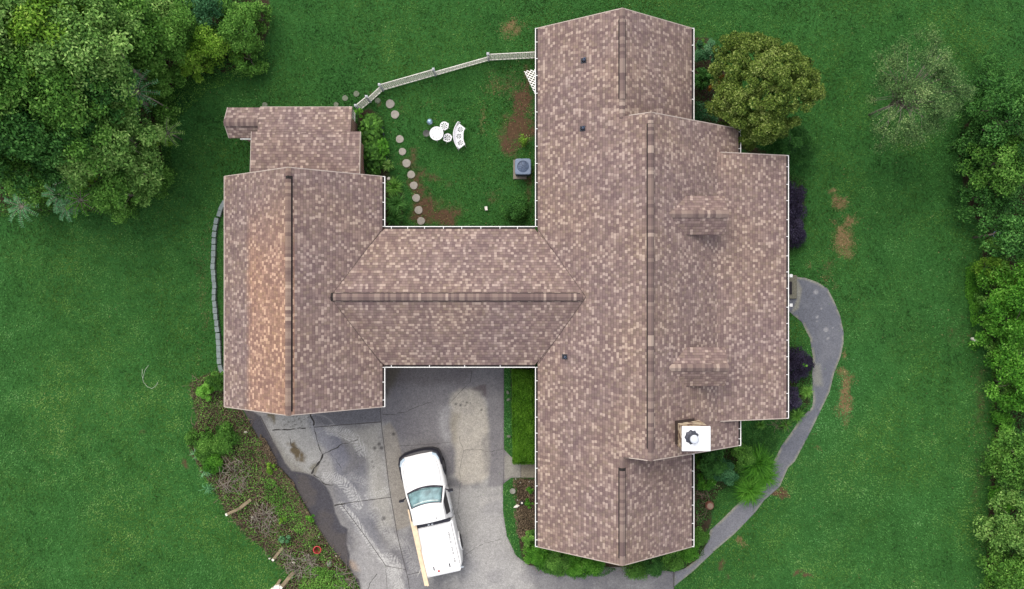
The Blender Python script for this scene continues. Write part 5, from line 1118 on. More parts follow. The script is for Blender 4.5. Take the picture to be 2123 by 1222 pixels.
def carpet(name, polys, n, h, leaf, kind, label, cat, seed, asp=.6, tone=.45, zf=None, edge=.15, upw=1.3, jit=.6, spread=.2, sc=.6):
    """low growth nobody could count, spread over polygons"""
    r = np.random.RandomState(seed); Ps = []
    for poly in polys:
        A = A2(poly); mn, mx = A.min(0), A.max(0); P = r.uniform(mn, mx, (n * 3, 2)); P = P[inpoly(P + (fbm(P, .5, seed)[:, None] - .5) * edge * 2, A)]; Ps.append(P)
    P = np.concatenate(Ps); P = P[~in_house(P)]; P = P[r.permutation(len(P))[:n]]; den = fbm(P, sc, seed + 3); P = P[r.rand(len(P)) < sstep(den, .28, .5) * .8 + .2]
    f = fbm(P, sc * .8, seed + 5); z = .02 + (zf(P) if zf else h) * (.25 + 1.1 * f) * r.uniform(.3, 1, len(P)); N = np.array([0, 0, upw]) + r.normal(size=(len(P), 3)) * jit
    V, Fc = leaf_mesh(np.column_stack([P, z]), N, leaf, leaf * asp, r); V[:, 2] = np.maximum(V[:, 2], .012)
    return tag(np_mesh(name, V, Fc, FM[kind], rnd=np.clip(tone + (f - .45) * .5 + r.normal(0, spread, len(P)), 0, 1)), label, cat, kind='stuff')

# the wood at the top left: each crown on its own trunk
WT = 'trees in the wood at the top left'
W = [(-40, 20, 8.0, 2.2, 'pale', 'tall pale tree at the extreme upper left corner of the wood'), (55, 40, 7.6, 2.1, 'yellow', 'yellowish green tree filling the top left corner'), (150, 75, 7.4, 2.1, 'pale', 'large pale grey green tree in the upper wood, right of the corner one'),
     (30, 150, 7.0, 2.0, 'mid', 'mid green tree at the left edge below the pale crowns'), (115, 185, 6.6, 1.9, 'mid', 'dense mid green tree in the middle of the wood'), (190, 155, 6.0, 1.4, 'dark', 'dark leaved tree beside the deep gap in the wood'),
     (250, 60, 6.4, 1.7, 'mid', 'green tree at the top of the wood left of the bluish shrubs'), (325, 30, 5.6, 1.5, 'pale', 'light topped tree at the top edge of the wood'), (215, 10, 7.0, 1.6, 'mid', 'tree cut by the top edge of the photo in the middle of the wood'),
     (40, 255, 6.2, 1.8, 'dark', 'dark green tree at the left edge halfway down the wood'), (150, 250, 5.6, 1.5, 'mid', 'rounded green tree above the wispy willow like ones'), (-60, 130, 8, 2.2, 'mid', 'tree just outside the left edge by the upper wood'), (-60, 280, 7, 2.2, 'dark', 'dark tree just outside the left edge by the lower wood')]
for i, (px, py, z, R_, k, lab) in enumerate(W):
    tree('woodland_tree', px, py, z, R_, k, lab, n=int(3600 * R_ * R_), ncl=54, clr=R_ * .26, leaf=.14, seed=i, grp=WT, irr=.6, zf=.9, jit=.85, spread=.26, tone=.5, hollow=.25, bark='twig' if k == 'pale' else 'bark')
for i, (px, py, z, R_, k, lab) in enumerate([(150, 320, 4.6, 1.35, 'pale', 'wispy pale green tree in the lower wood, left of two'), (228, 285, 4.8, 1.5, 'pale', 'wispy grey green tree reaching over the lawn edge'), (265, 350, 4.2, 1.35, 'pale', 'wispy pale tree hanging over the lawn at the lower right of the wood'), (90, 335, 4.2, 1.2, 'dark', 'dark understorey tree left of the wispy ones'),
        (225, 395, 3.4, 1.15, 'mid', 'dark green young tree at the bottom edge of the wood'), (15, 330, 5, 1.3, 'mid', 'green tree at the left edge in the lower wood')]):
    tree('small_tree', px, py, z, R_, k, lab, n=int(4200 * R_ * R_), ncl=60, clr=R_ * .24, leaf=.14, asp=.45, seed=40 + i, grp=WT, irr=.45, zf=1.0, jit=.9, spread=.26, rad=.05, flat=.7, tone=.5, bark='twig')
for i, (px, py, R_, h, k, lab) in enumerate([(445, 90, 1.05, 2.6, 'yellow', 'bright yellow green shrub near the lawn at the top left wood'), (400, 128, .8, 1.9, 'yellow', 'smaller yellow green shrub just below left of the bright one'), (385, 60, 1.2, 3.0, 'mid', 'green leafy shrub between the bluish one and the yellow one'), (430, 20, 1.1, 2.8, 'blue', 'bluish green shrub at the top edge of the photo'),
        (500, 60, 1.15, 2.4, 'mid', 'rounded green shrub at the outer corner of the wood'), (505, 110, .9, 1.8, 'mid', 'low green shrub spilling onto the lawn below the rounded one'), (330, 110, 1.2, 3.2, 'mid', 'green shrub right of the deep dark gap'), (340, 165, .9, 2.0, 'mid', 'leafy green shrub by the blue green fern like plant'), (95, 290, .9, 3.4, 'bright', 'bright fresh green shrub in the dark part of the wood'),
        (178, 378, .42, 2.2, 'yellow', 'small bright yellow green sapling above the palm like plant'), (320, 285, .55, 1.6, 'yellow', 'yellow green tip of a shrub pointing at the lean-to'), (300, 340, .7, 1.8, 'yellow', 'yellowish shrub at the right fringe of the lower wood'), (60, 400, 1.0, 1.6, 'mid', 'low green shrub at the bottom left of the wood'), (320, 375, .9, 1.4, 'mid', 'low shrub at the right fringe below the yellowish one'), (20, 200, .9, 4.5, 'pale', 'pale shrub crown at the left edge of the wood')]):
    shrub('wild_shrub', px, py, R_, h, k, lab, n=int(4200 * R_ * R_ + 400), ncl=26, leaf=.10, seed=i, irr=.35, jit=.7, spread=.2, grp='wild shrubs along the wood')
for i, (px, py, z, R_, k, nf, lab) in enumerate([(283, 190, 3.6, 1.0, 'spray', 11, 'blue green plant with long fern like leaves at the wood edge'), (42, 428, 1.6, .85, 'spray', 11, 'pale fern leaved plant at the bottom left of the wood'), (165, 414, 1.6, .95, 'bright', 9, 'palm like star shaped plant at the bottom of the wood'), (120, 405, 1.5, .8, 'spray', 10, 'fern leaved plant between the two star shaped ones'),
        (135, 432, 1.2, .6, 'spray', 9, 'low fern leaved plant spilling on the lawn at the wood bottom'), (75, 270, 4.4, .8, 'bright', 10, 'fresh green fern leaved plant in the dark part of the wood'), (345, 275, 1.6, .7, 'pale', 7, 'pale arching plant at the lawn fringe of the lower wood'), (230, 175, 3.4, .6, 'blue', 8, 'bluish plant in the dark gap of the wood')]):
    frond_plant('fern_leaved_plant', px, py, z, R_, k, lab, nf=nf, seed=i, grp='fern leaved plants along the wood')
for i, (px, py, R_, h, k, lab) in enumerate([(312, 205, .75, 1.6, 'mid', 'green shrub below the dark gap, touching the lawn'), (288, 150, .8, 2.4, 'dark', 'dark shrub inside the deep gap of the wood'), (340, 235, .6, 1.2, 'mid', 'low green shrub at the lawn fringe right of the fern like plant'), (255, 225, .7, 2.4, 'mid', 'green shrub left of the fern like plant'), (250, 430, .6, .9, 'mid', 'low shrub trailing on the lawn at the lower edge of the wood'), (535, 30, .7, 1.4, 'mid', 'low shrub at the top edge of the photo right of the wood'), (470, 25, .8, 2.2, 'mid', 'green shrub at the top edge between the bluish and the low one')]):
    shrub('wild_shrub', px, py, R_, h, k, lab, n=int(4200 * R_ * R_ + 400), ncl=26, leaf=.10, seed=300 + i, irr=.4, jit=.8, spread=.24, grp='wild shrubs along the wood')
carpet('undergrowth', [[(-150, -150), (540, -150), (540, 60), (500, 130), (440, 165), (350, 170), (320, 200), (320, 380), (260, 425), (180, 440), (-150, 445)]], 60000, 1.1, .11, 'dark', 'tangled dark undergrowth on the floor of the top left wood', 'undergrowth', 61, zf=lambda P: .3 + .9 * sstep(-P[:, 0], 14, 20))
carpet('wood_edge_weeds', [[(330, 180), (470, 140), (560, 90), (560, 150), (430, 190), (360, 260), (360, 380), (300, 430), (180, 448), (0, 450), (0, 425), (200, 425), (300, 370), (320, 250)]], 14000, .16, .06, 'mid', 'low weeds thinning out onto the lawn below the wood', 'weeds', 62, tone=.5)
# dead branches in the wood
def stick(a, b, z0, z1, rad, name, mat, label, cat, grp=None, bend=.1):
    p, q = at(*a, z0), at(*b, z1); c = (p + q) / 2; md = c + Vector((bend, bend * .6, .03)); m = MB(); m.tube([p - c, md - c, q - c], [rad, rad * .8, rad * .45], 6); o = m.build(name, M[mat]); o.location = c; tag(o, label, cat, grp)
stick((116, 384), (146, 360), 1.6, 2.6, .04, 'dead_branch', 'twig', 'pale bare branch poking out of the lower wood', 'branch'); stick((68, 352), (86, 376), 1.8, 1.7, .03, 'dead_branch', 'twig', 'thin grey bare branch in the dark lower wood', 'branch'); stick((120, 365), (108, 352), 2.4, 2.8, .02, 'dead_branch', 'twig', 'forked dark twig near the pale bare branch', 'branch')

# maple, sparse tree and the shrubs of the right hand side
t = tree('maple_tree', 1597, 168, 4.6, 2.38, 'maple', 'large round yellow green tree at the upper right of the house', n=64000, ncl=330, clr=.24, leaf=.08, asp=.8, seed=70, irr=.2, zf=.7, hollow=.6, jit=.85, spread=.27, rad=.13, tone=.56)
tree('small_maple', 1545, 262, 3.0, 1.0, 'maple', 'lower dull yellow green tree crown touching the eave below the large round tree', cat='tree', n=12000, ncl=34, clr=.26, leaf=.07, asp=.8, seed=71, irr=.3, zf=.8, tone=.34, jit=.5)
shrub('orange_spray', 1489, 178, .32, 3.4, 'orange', 'rusty orange leaf cluster at the left side of the large round tree', n=500, ncl=8, leaf=.08, seed=72, stems=3)
tree('sparse_tree', 1922, 178, 5.0, 2.35, 'grey', 'thin crowned grey green tree with see through branches on the right lawn', n=24000, ncl=150, clr=.40, leaf=.07, asp=.6, seed=73, irr=.35, zf=.6, hollow=.1, jit=.8, spread=.26, rad=.06, nl=110, bark='twig', flat=.6, tone=.42)
frond_plant('fern_leaved_shrub', 1516, 212, 2.2, 1.0, 'spray', 'blue green shrub with feathery sprays below left of the large round tree', nf=14, seed=12, leaf=.13, pairs=12, asp=.28)
shrub('nandina_shrub', 1470, 105, .62, 1.9, 'blue', 'bluish leafy shrub against the upper right wall of the house', n=3200, ncl=20, leaf=.10, seed=74, asp=.4, tone=.55); shrub('nandina_shrub', 1462, 160, .55, 1.3, 'dark', 'dark leafy shrub under the gutter halfway down the north east bed', n=2200, ncl=18, leaf=.09, seed=75)
shrub('nandina_shrub', 1465, 238, .7, 1.0, 'blue', 'low bluish shrub in the corner where the two eaves meet', n=2600, ncl=18, leaf=.08, seed=76, asp=.4, tone=.35); shrub('young_shrub', 1452, 90, .3, .9, 'mid', 'small green plant at the top of the north east bed', n=500, ncl=8, leaf=.07, seed=77)
shrub('holly_shrub', 1648, 300, 1.05, 1.8, 'dark', 'dark glossy round shrub at the upper corner of the porch roof', n=11000, ncl=50, leaf=.07, seed=78, clr=.25, tone=.36); shrub('holly_shrub', 1610, 262, .7, 1.7, 'dark', 'dark shrub in the shade below the large round tree', n=4200, ncl=26, leaf=.08, seed=79, tone=.3)
shrub('purple_shrub', 1646, 415, .74, 1.0, 'purple', 'dark purple leaved shrub beside the porch gutter, topmost of the row', n=7500, ncl=50, leaf=.06, seed=80, clr=.2, ay=1.45, ax=.95, tone=.42); shrub('purple_shrub', 1643, 480, .68, 1.0, 'purple', 'dark purple leaved shrub, second down the porch gutter and merged with the topmost', n=6500, ncl=44, leaf=.06, seed=81, clr=.2, ay=1.3, ax=.95, tone=.42)
shrub('purple_shrub', 1656, 755, .74, .95, 'purple', 'dark purple leaved shrub inside the bend of the path', n=7500, ncl=50, leaf=.06, seed=82, clr=.2, ay=1.1, tone=.42); shrub('purple_shrub', 1642, 826, .5, .8, 'purple', 'small dark purple leaved shrub at the lower corner of the porch', n=3600, ncl=30, leaf=.055, seed=83, clr=.17, ay=1.2, tone=.36)
shrub('weed_plant', 1664, 757, .12, 1.15, 'bright', 'bright green sprig growing out of the purple shrub by the path', n=60, ncl=5, leaf=.1, seed=84, stems=3)
for i, (px, py, R_, n, lab) in enumerate([(1670, 812, .38, 130, 'clump of grassy leaves between the small purple shrub and the path'), (1650, 862, .4, 120, 'grassy clump at the lower corner of the porch roof'), (1628, 880, .32, 70, 'thin straggly grassy clump below the porch rake'), (1575, 880, .3, 50, 'sparse grassy tuft just under the porch rake')]): strappy('grassy_plant', px, py, R_, .35, 'mid', lab, n=n, w=.014, seed=i, grp='grassy clumps by the porch corner')
strappy('daylily_clump', 1565, 958, .95, .8, 'bright', 'large upper clump of arching bright green blades overhanging the path', n=520, w=.016, seed=10, tone=.36); strappy('daylily_clump', 1582, 985, .7, .6, 'bright', 'middle clump of arching bright green blades touching the path', n=280, w=.016, seed=13, tone=.38)
strappy('daylily_clump', 1549, 1014, .8, .7, 'bright', 'lower clump of arching bright green blades overhanging the path', n=480, w=.016, seed=11, tone=.42)
shrub('laurel_shrub', 1480, 960, .75, 1.5, 'dark', 'dark blue green shrub right under the chimney corner', n=7000, ncl=34, leaf=.09, seed=90, tone=.42, asp=.4); shrub('laurel_shrub', 1502, 982, .6, 1.2, 'blue', 'blue green leafy shrub between the dark shrub and the arching clumps', n=4200, ncl=26, leaf=.085, seed=91, tone=.42, asp=.4)
shrub('azalea_shrub', 1540, 948, .6, 1.1, 'mid', 'mid green shrub left of the upper arching clump', n=4200, ncl=26, leaf=.07, seed=92, tone=.45); shrub('rose_shrub', 1466, 1000, .45, .9, 'bright', 'small green shrub with pale yellow flowers by the lower right wall', n=2600, ncl=20, leaf=.06, seed=93, tone=.4); shrub('azalea_shrub', 1452, 962, .35, .8, 'mid', 'narrow green shrub tight under the gutter below the chimney', n=1600, ncl=14, leaf=.06, seed=94)
carpet('bed_ground_cover', [[(1430, 80), (1475, 85), (1500, 150), (1560, 290), (1650, 330), (1600, 320), (1430, 262)], [(1632, 355), (1672, 365), (1668, 520), (1632, 535)], [(1632, 710), (1684, 740), (1680, 850), (1632, 872)], [(1130, 1140), (1280, 1178), (1250, 1194), (1130, 1190), (1090, 1165)], [(1300, 1178), (1430, 1140), (1462, 1110), (1460, 1150), (1410, 1180), (1330, 1192)], [(1545, 890), (1630, 880), (1600, 945), (1545, 935)], [(1440, 930), (1540, 925), (1530, 1000), (1470, 1075), (1440, 1100)]], 26000, .12, .055, 'dark', 'dark ground cover and weeds in the beds round the right half of the house', 'ground cover', 63, tone=.4)
# south side hedge shrubs
for i, (px, py, R_, h, ax, n, k, lab) in enumerate([(1112, 1150, .55, 1.0, 1, 5200, 'bright', 'rounded evergreen shrub at the lower left corner of the house'), (1155, 1165, .62, 1.05, 1.1, 6200, 'mid', 'evergreen shrub with brownish top, second from the lower left corner'), (1200, 1166, .6, 1.05, 1.1, 6000, 'bright', 'bright evergreen shrub right of the brownish one'), (1232, 1170, .42, .95, 1, 3200, 'bright', 'evergreen shrub at the right end of the lower left hedge'),
        (1318, 1175, .48, .95, 1.1, 3800, 'mid', 'evergreen shrub just right of the lower gable peak'), (1355, 1168, .52, .9, 1.1, 4200, 'dark', 'dark evergreen shrub under the lower right rake'), (1395, 1158, .5, .9, 1.1, 4000, 'mid', 'evergreen shrub where the narrow path begins'), (1428, 1140, .45, .9, 1, 3400, 'bright', 'leafy shrub at the lower right corner of the house'), (1450, 1110, .38, .8, 1, 2400, 'mid', 'small shrub beside the path above the corner one')]):
    shrub('evergreen_shrub', px, py + 4, R_ * 1.15, h, k, lab, n=int(n * 1.3), ncl=44, leaf=.065, seed=100 + i, clr=.2, ax=ax, tone=.44, grp='evergreen shrubs along the lower wall', asp=.5)
carpet('dry_leaf_litter', [[(1135, 1150), (1215, 1155), (1200, 1170), (1150, 1168)]], 380, 1.12, .06, 'litter', 'brown dead leaves on top of the brownish evergreen shrub', 'leaf litter', 64, zf=lambda P: 1.1 + 0 * P[:, 0])
# clipped hedge
def hedge():
    r = np.random.RandomState(9); x0, y1 = g2(1063, 765); x1, y0 = g2(1120, 953); x1 -= .25; h = 1.05; n = 30000; t = thing('clipped_hedge', 'long clipped box hedge between the driveway and the main house', 'hedge', ((x0 + x1) / 2, (y0 + y1) / 2, 0))
    w, l = (x1 - x0) / 2, (y1 - y0) / 2; P = np.column_stack([r.uniform(-w, w, n), r.uniform(-l, l, n), r.uniform(h - .12, h, n)]); k = r.rand(n) < .3; sd_ = r.choice([-1, 1], n); e = r.rand(n) < .7
    P[k & e, 0] = (sd_ * w)[k & e] + r.normal(0, .02, (k & e).sum()); P[k & ~e, 1] = (sd_ * l)[k & ~e] + r.normal(0, .02, (k & ~e).sum()); P[k, 2] = r.uniform(.05, h, k.sum())
    q = P[:, :2]; bmp = (fbm(q, .35, 3) - .5) * .16; edge = np.minimum(w - np.abs(P[:, 0]), l - np.abs(P[:, 1])); P[~k, 2] += bmp[~k] - (1 - sstep(edge[~k], 0, .18)) * .12
    P[:, 0] += (fbm(q, .5, 8) - .5) * .12; N = np.where(k[:, None], np.column_stack([np.sign(P[:, 0]) * e, np.sign(P[:, 1]) * ~e, np.full(n, .4)]), np.array([[0, 0, 1.0]])) + r.normal(size=(n, 3)) * .55
    V, Fc = leaf_mesh(P, N, .055, .035, r); np_mesh('foliage', V, Fc, FM['hedge'], rnd=np.clip(.42 + bmp * 2 + (fbm(q, .9, 4) - .5) * .5 + r.normal(0, .16, n), 0, 1), parent=t)
    m = MB()
    for k2 in range(9): y = -l + .2 + k2 * (2 * l - .4) / 8; m.tube([(0, y, -.05), (.05, y + .03, .5), (-.03, y, .9)], [.03, .025, .01], 5)
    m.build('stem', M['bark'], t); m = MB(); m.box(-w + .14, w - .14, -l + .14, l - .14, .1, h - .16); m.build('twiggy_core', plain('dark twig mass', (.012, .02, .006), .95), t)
hedge()
# driveway bed, west bed
carpet('bark_chips', [BED_S, [(1062, 992), (1112, 992), (1112, 1130), (1070, 1110)]], 3600, .03, .06, 'litter', 'brown bark chips and leaves in the bed beside the driveway', 'bark chips', 65, tone=.4)
shrub('young_shrub', 1098, 1015, .22, .5, 'bright', 'small green plant under the gutter, upper of two in the driveway bed', n=420, ncl=8, leaf=.06, seed=120); shrub('young_shrub', 1097, 1046, .26, .5, 'bright', 'small green plant under the gutter, lower of two in the driveway bed', n=560, ncl=8, leaf=.06, seed=121)
shrub('azalea_shrub', 1098, 1118, .4, .8, 'mid', 'green shrub against the gutter just above the lower left corner shrub', n=2400, ncl=18, leaf=.06, seed=122)
shrub('ivy_mound', 428, 925, .85, .7, 'mid', 'bright green mound of creeper in the weedy bed, upper lobe', n=9000, ncl=60, leaf=.075, seed=130, clr=.2, irr=.6, tone=.36, ay=1.0, jit=.8, spread=.22); shrub('ivy_mound', 462, 912, .7, .65, 'mid', 'green mound of creeper in the weedy bed nearest the driveway', n=6000, ncl=36, leaf=.075, seed=131, clr=.24, tone=.34)
shrub('ivy_mound', 440, 960, .55, .5, 'bright', 'lowest lobe of the green creeper mound in the weedy bed', n=3600, ncl=24, leaf=.07, seed=132, clr=.2, tone=.4); shrub('young_shrub', 425, 812, .42, .8, 'bright', 'bright light green shrub at the top of the weedy bed', n=2200, ncl=16, leaf=.10, seed=133, tone=.68)
shrub('young_shrub', 448, 790, .5, .9, 'mid', 'darker green shrub beside the light one at the garage corner', n=2400, ncl=18, leaf=.08, seed=134, tone=.35); shrub('young_shrub', 643, 1075, .24, .5, 'bright', 'bright small plant on the dark mulch beside the damp strip', n=380, ncl=8, leaf=.08, seed=135, tone=.6)
shrub('young_shrub', 590, 1118, .26, .45, 'blue', 'bluish green plant in the middle of the brush', n=520, ncl=10, leaf=.07, seed=136, tone=.65); shrub('young_shrub', 585, 1082, .2, .5, 'yellow', 'yellow green sprig on the right side of the brush pile', n=240, ncl=6, leaf=.07, seed=137, tone=.6); shrub('young_shrub', 562, 972, .3, .5, 'yellow', 'yellow green plant near the moss stained concrete', n=420, ncl=8, leaf=.07, seed=138, tone=.6)
for i, (px, py, R_, lab) in enumerate([(428, 974, .45, 'silvery plant with a star of strap leaves at the lawn edge'), (432, 1012, .35, 'second silvery strap leaved plant, below the star shaped one'), (408, 940, .3, 'silvery strap leaves at the left fringe of the weedy bed')]): strappy('strap_leaved_plant', px, py, R_, .3, 'spray', lab, n=26, w=.022, seed=20 + i, tone=.75)
carpet('creeping_weeds', [BED_W], 12000, .26, .06, 'mid', 'creeping weeds scattered over the bed beside the damp driveway edge', 'weeds', 66, tone=.5, sc=.8)
carpet('creeper_band', [[(545, 985), (570, 990), (610, 1050), (640, 1110), (690, 1150), (680, 1170), (620, 1110), (585, 1080), (555, 1030)], [(640, 1170), (700, 1180), (740, 1222), (740, 1290), (650, 1290), (620, 1222)]], 8000, .35, .07, 'mid', 'band of leafy creeper through the middle of the weedy bed', 'creeper', 67, tone=.55, sc=.5)
carpet('dead_leaf_mulch', [BED_W, [(540, 900), (600, 990), (640, 1060), (660, 1110), (640, 1120), (580, 1040), (530, 950)]], 26000, .14, .055, 'litter', 'dead brown leaves covering the bed beside the damp driveway edge', 'leaf litter', 68, tone=.32, sc=.4, spread=.24)
def twigs(name, polys, n, L0, L1, mat, label, seed, zt=.25, rad=.010):
    r = np.random.RandomState(seed); m = MB()
    A = [A2(p) for p in polys]; k = 0
    while k < n:
        a = A[r.randint(len(A))]; p = r.uniform(a.min(0), a.max(0))
        if not inpoly(p[None], a)[0]: continue
        th = r.uniform(0, 6.283); L_ = r.uniform(L0, L1); z = r.uniform(.02, zt); d = np.array([math.cos(th), math.sin(th)]); b = r.normal(0, L_ * .12, 2); rd = rad * r.uniform(.5, 1.5)
        m.tube([(*(p - d * L_ / 2), z), (*(p + b), z + r.uniform(0, .08)), (*(p + d * L_ / 2), max(.02, z + r.uniform(-.1, .12)))], [rd, rd * .8, rd * .4], 4, r=r.rand()); k += 1
    return tag(m.build(name, M[mat], fix=False), label, 'twigs', kind='stuff')
BR = [[(470, 955), (510, 950), (515, 1010), (460, 1020), (450, 990)], [(530, 1040), (575, 1050), (585, 1090), (560, 1110), (520, 1080)], [(590, 1140), (660, 1150), (655, 1190), (600, 1190)]]
twigs('brush_twigs', BR, 300, .25, .9, 'twig', 'pale dead twigs heaped in the weedy bed', 3, .35); twigs('brown_twigs', [BED_W], 900, .15, .8, 'twigd', 'brown dead twigs strewn through the weedy bed', 4, .12, .008)
twigs('pruned_sticks', [[(700, 1175), (720, 1180), (745, 1222), (720, 1240), (705, 1200)]], 26, .5, 1.4, 'twig', 'bundle of bare sticks at the lower end of the weedy bed', 5, .2, .014)
twigs('shrub_twigs', [[(1600, 870), (1640, 870), (1625, 890), (1600, 885)], [(1440, 1010), (1470, 1010), (1470, 1080), (1440, 1080)]], 60, .2, .7, 'twigd', 'thin bare twigs in the bed below the porch corner', 6, .25, .007)
# timbers, stumps and stones of the bed
def log(a, b, w, z, label, name='timber', tip=True):
    p, q = Vector((*g2(*a), z)), Vector((*g2(*b), z)); c = (p + q) / 2; c.z = z; d = (q - p).normalized(); s = Vector((-d.y, d.x, 0)) * w / 2; u = Vector((0, 0, w * .8)); L_ = (q - p).length / 2
    t = thing(name, label, 'timber', tuple(c)); m = MB(); m.loft([[d * k * L_ - s * f, d * k * L_ - s * f + u * .9, d * k * L_ - s * .6 * f + u, d * k * L_ + s * .6 * f + u, d * k * L_ + s * f + u * .9, d * k * L_ + s * f] for k, f in ((-1, .9), (-.6, 1), (0, 1.02), (.6, 1), (1, .95))]); m.build('wood', M['oldwood'], t)
    if tip: m = MB(); m.loft([[d * k * L_ - s * .9 + Vector((0, 0, .01)), d * k * L_ - s * .9 + u * 1.02, d * k * L_ + s * .9 + u * 1.02, d * k * L_ + s * .9 + Vector((0, 0, .01))] for k in (-1.06, -.82)]); m.build('broken_end', M['cut'], t)
log((471, 1066), (503, 1051), .13, .05, 'grey weathered timber lying half on the lawn, lower left of an end to end pair'); log((501, 1051), (523, 1034), .15, .10, 'orange brown weathered timber reaching into the brush pile', tip=False)
log((567, 1160), (588, 1134), .13, .04, 'short weathered timber with a pale broken end between the twig heaps'); log((584, 1216), (611, 1184), .17, .06, 'thick weathered timber near the bottom edge of the photo'); log((574, 1214), (583, 1200), .12, .04, 'stub of old timber beside the thick one', tip=False)
x, y = g2(574, 1220); m = MB(); m.box(-.24, .2, -.10, .10, 0, .22, bev=.02); m.box(-.05, .22, .06, .2, .02, .24, bev=.02); o = m.build('broken_block', M['cut']); o.location = (x, y, 0); o.rotation_euler = (0, 0, .2); tag(o, 'broken white block at the bottom edge next to the thick timber', 'block')
SR = [(683, 1168, .17, 'rock', 'large flat grey stone near the damp driveway edge'), (523.5, 1072.5, .075, 'cut', 'round white cut log end alone on the left of the brush'), (564, 1063.5, .05, 'cut', 'pale round cut end, uppermost in the brush group'), (567.5, 1079.5, .06, 'cut', 'pale round cut end, lowest right in the brush group'), (560, 1072, .04, 'cut', 'small pale cut end in the centre of the brush group'), (570.5, 1072, .04, 'cut', 'small pale cut end at the right of the brush group'), (561, 1081.5, .05, 'cut', 'pale cut end at the bottom left of the brush group'),
      (609, 1166, .10, 'cut', 'long white splintered chunk in the lower brush'), (607, 1158, .11, 'rock', 'grey split log piece above the white chunk'), (606, 1198, .06, 'cut', 'white chip beside the thick timber'), (559.5, 1158, .06, 'cut', 'white chip at the lawn end of the short timber'), (661, 1114, .045, 'cut', 'small white pebble just above the red pot'), (644, 1169, .10, 'rock', 'rounded tan stone, right one in the lower brush'), (634, 1160, .11, 'rock', 'rounded tan stone, left one in the lower brush'), (626, 1161, .06, 'cut', 'little pale stone left of the tan stones'),
      (639, 1151, .05, 'cut', 'little pale stone above the tan stones'), (514, 983, .065, 'cut', 'round pale cut end at the right of the upper brush, upper of two'), (513.5, 986, .05, 'cut', 'round pale cut end at the right of the upper brush, lower of two'), (510, 896, .09, 'cut', 'white curled scrap on the dark mulch near the garage corner'), (697, 1153, .06, 'cut', 'white sliver lying on the damp concrete right of the red pot'), (728, 1212, .07, 'rock', 'brown stone at the lower end of the bed'), (735, 1216, .07, 'rock', 'brown stone touching the driveway at the bottom edge')]
for i, (px, py, r_, mt, lab) in enumerate(SR): rock('field_stone' if mt == 'rock' else 'cut_wood_piece', px, py, r_, lab, mt, 'stone' if mt == 'rock' else 'wood piece', .75 if i not in (7, 8, 19) else .4, 60 + i, h=r_ * .8)
# courtyard plants
def bigleaf(name, px, py, R_, h, label, seed, n=260, kind='mid', leaf=.27, ay=1.5, tone=.45):
    r = np.random.RandomState(seed + 1700); v = at(px, py, h * .6); t = thing(name, label, 'plant', (v.x, v.y, 0)); th = r.uniform(0, 6.283, n); q = np.sqrt(r.rand(n)) * R_
    P = np.column_stack([q * np.cos(th), q * np.sin(th) * ay, h * (1 - .5 * (q / R_) ** 2) * r.uniform(.55, 1, n)]); D = np.column_stack([np.cos(th), np.sin(th), -.4 * np.ones(n)]) + r.normal(size=(n, 3)) * .5; N = np.array([0, 0, 1.2]) + r.normal(size=(n, 3)) * .4
    V, Fc = leaf_mesh(P, N, leaf, leaf * .6, r, D=D, droop=.1); np_mesh('leaves', V, Fc, FM[kind], rnd=np.clip(r.normal(tone, .2, n), 0, 1), parent=t); m = MB()
    for i in range(10): m.tube([(0, P[i][1] * .3, -.02), tuple(P[i] * .7), tuple(P[i])], [.012, .01, .006], 4)
    m.build('stem', M['twigd'], t)
bigleaf('broad_leaved_plant', 769, 268, .52, .9, 'tall broad leaved plants beside the lean-to, upper part of the bed', 1, 420, tone=.26); bigleaf('broad_leaved_plant', 770, 325, .55, 1.0, 'broad leaved plants beside the lean-to, lower and wider part of the bed', 2, 620, 'mid', tone=.24); bigleaf('broad_leaved_plant', 790, 308, .34, .8, 'yellowish broad leaved plant at the outer edge of the lean-to bed', 3, 200, 'bright', .2, tone=.36)
shrub('young_shrub', 746, 234, .22, 1.0, 'bright', 'small bright green plant at the end of the lattice fence', n=380, ncl=8, leaf=.08, seed=140, tone=.55)
for i, (px, py, R_, n, k, lab) in enumerate([(818, 390, .5, 150, 'mid', 'topmost clump of dark arching blades beside the garage gutter'), (822, 425, .6, 260, 'dark', 'middle clump of dark arching blades beside the garage gutter'), (820, 455, .45, 160, 'dark', 'lowest clump of dark arching blades in the courtyard corner'), (806, 345, .35, 60, 'pale', 'thin pale grassy tuft below the leafy bed')]): strappy('strap_leaved_clump', px, py, R_, .5, k, lab, n=n, w=.02, seed=30 + i, tone=.6 if i != 2 else .45)
shrub('dark_shrub', 1072, 432, .62, .8, 'dark', 'dark green shrub in the inner corner of the courtyard', n=5600, ncl=34, leaf=.07, seed=141, tone=.5, clr=.22); shrub('flowering_plant', 1085, 292, .3, .5, 'yellow', 'straggly plant with small white flowers above the air conditioner', n=420, ncl=12, leaf=.06, seed=142, tone=.4); carpet('white_blossoms', [[(1075, 282), (1100, 282), (1100, 300), (1078, 302)]], 60, .55, .045, 'grey', 'small whitish blossoms above the air conditioner', 'blossoms', 69, tone=1.0, zf=lambda P: .5 + 0 * P[:, 0])
carpet('rose_blossoms', [[(1458, 985), (1475, 985), (1492, 1003), (1478, 1006), (1462, 1000)]], 26, .95, .06, 'grey', 'small pale yellow flowers on the shrub by the lower right wall', 'blossoms', 70, tone=1.0, zf=lambda P: .95 + 0 * P[:, 0])
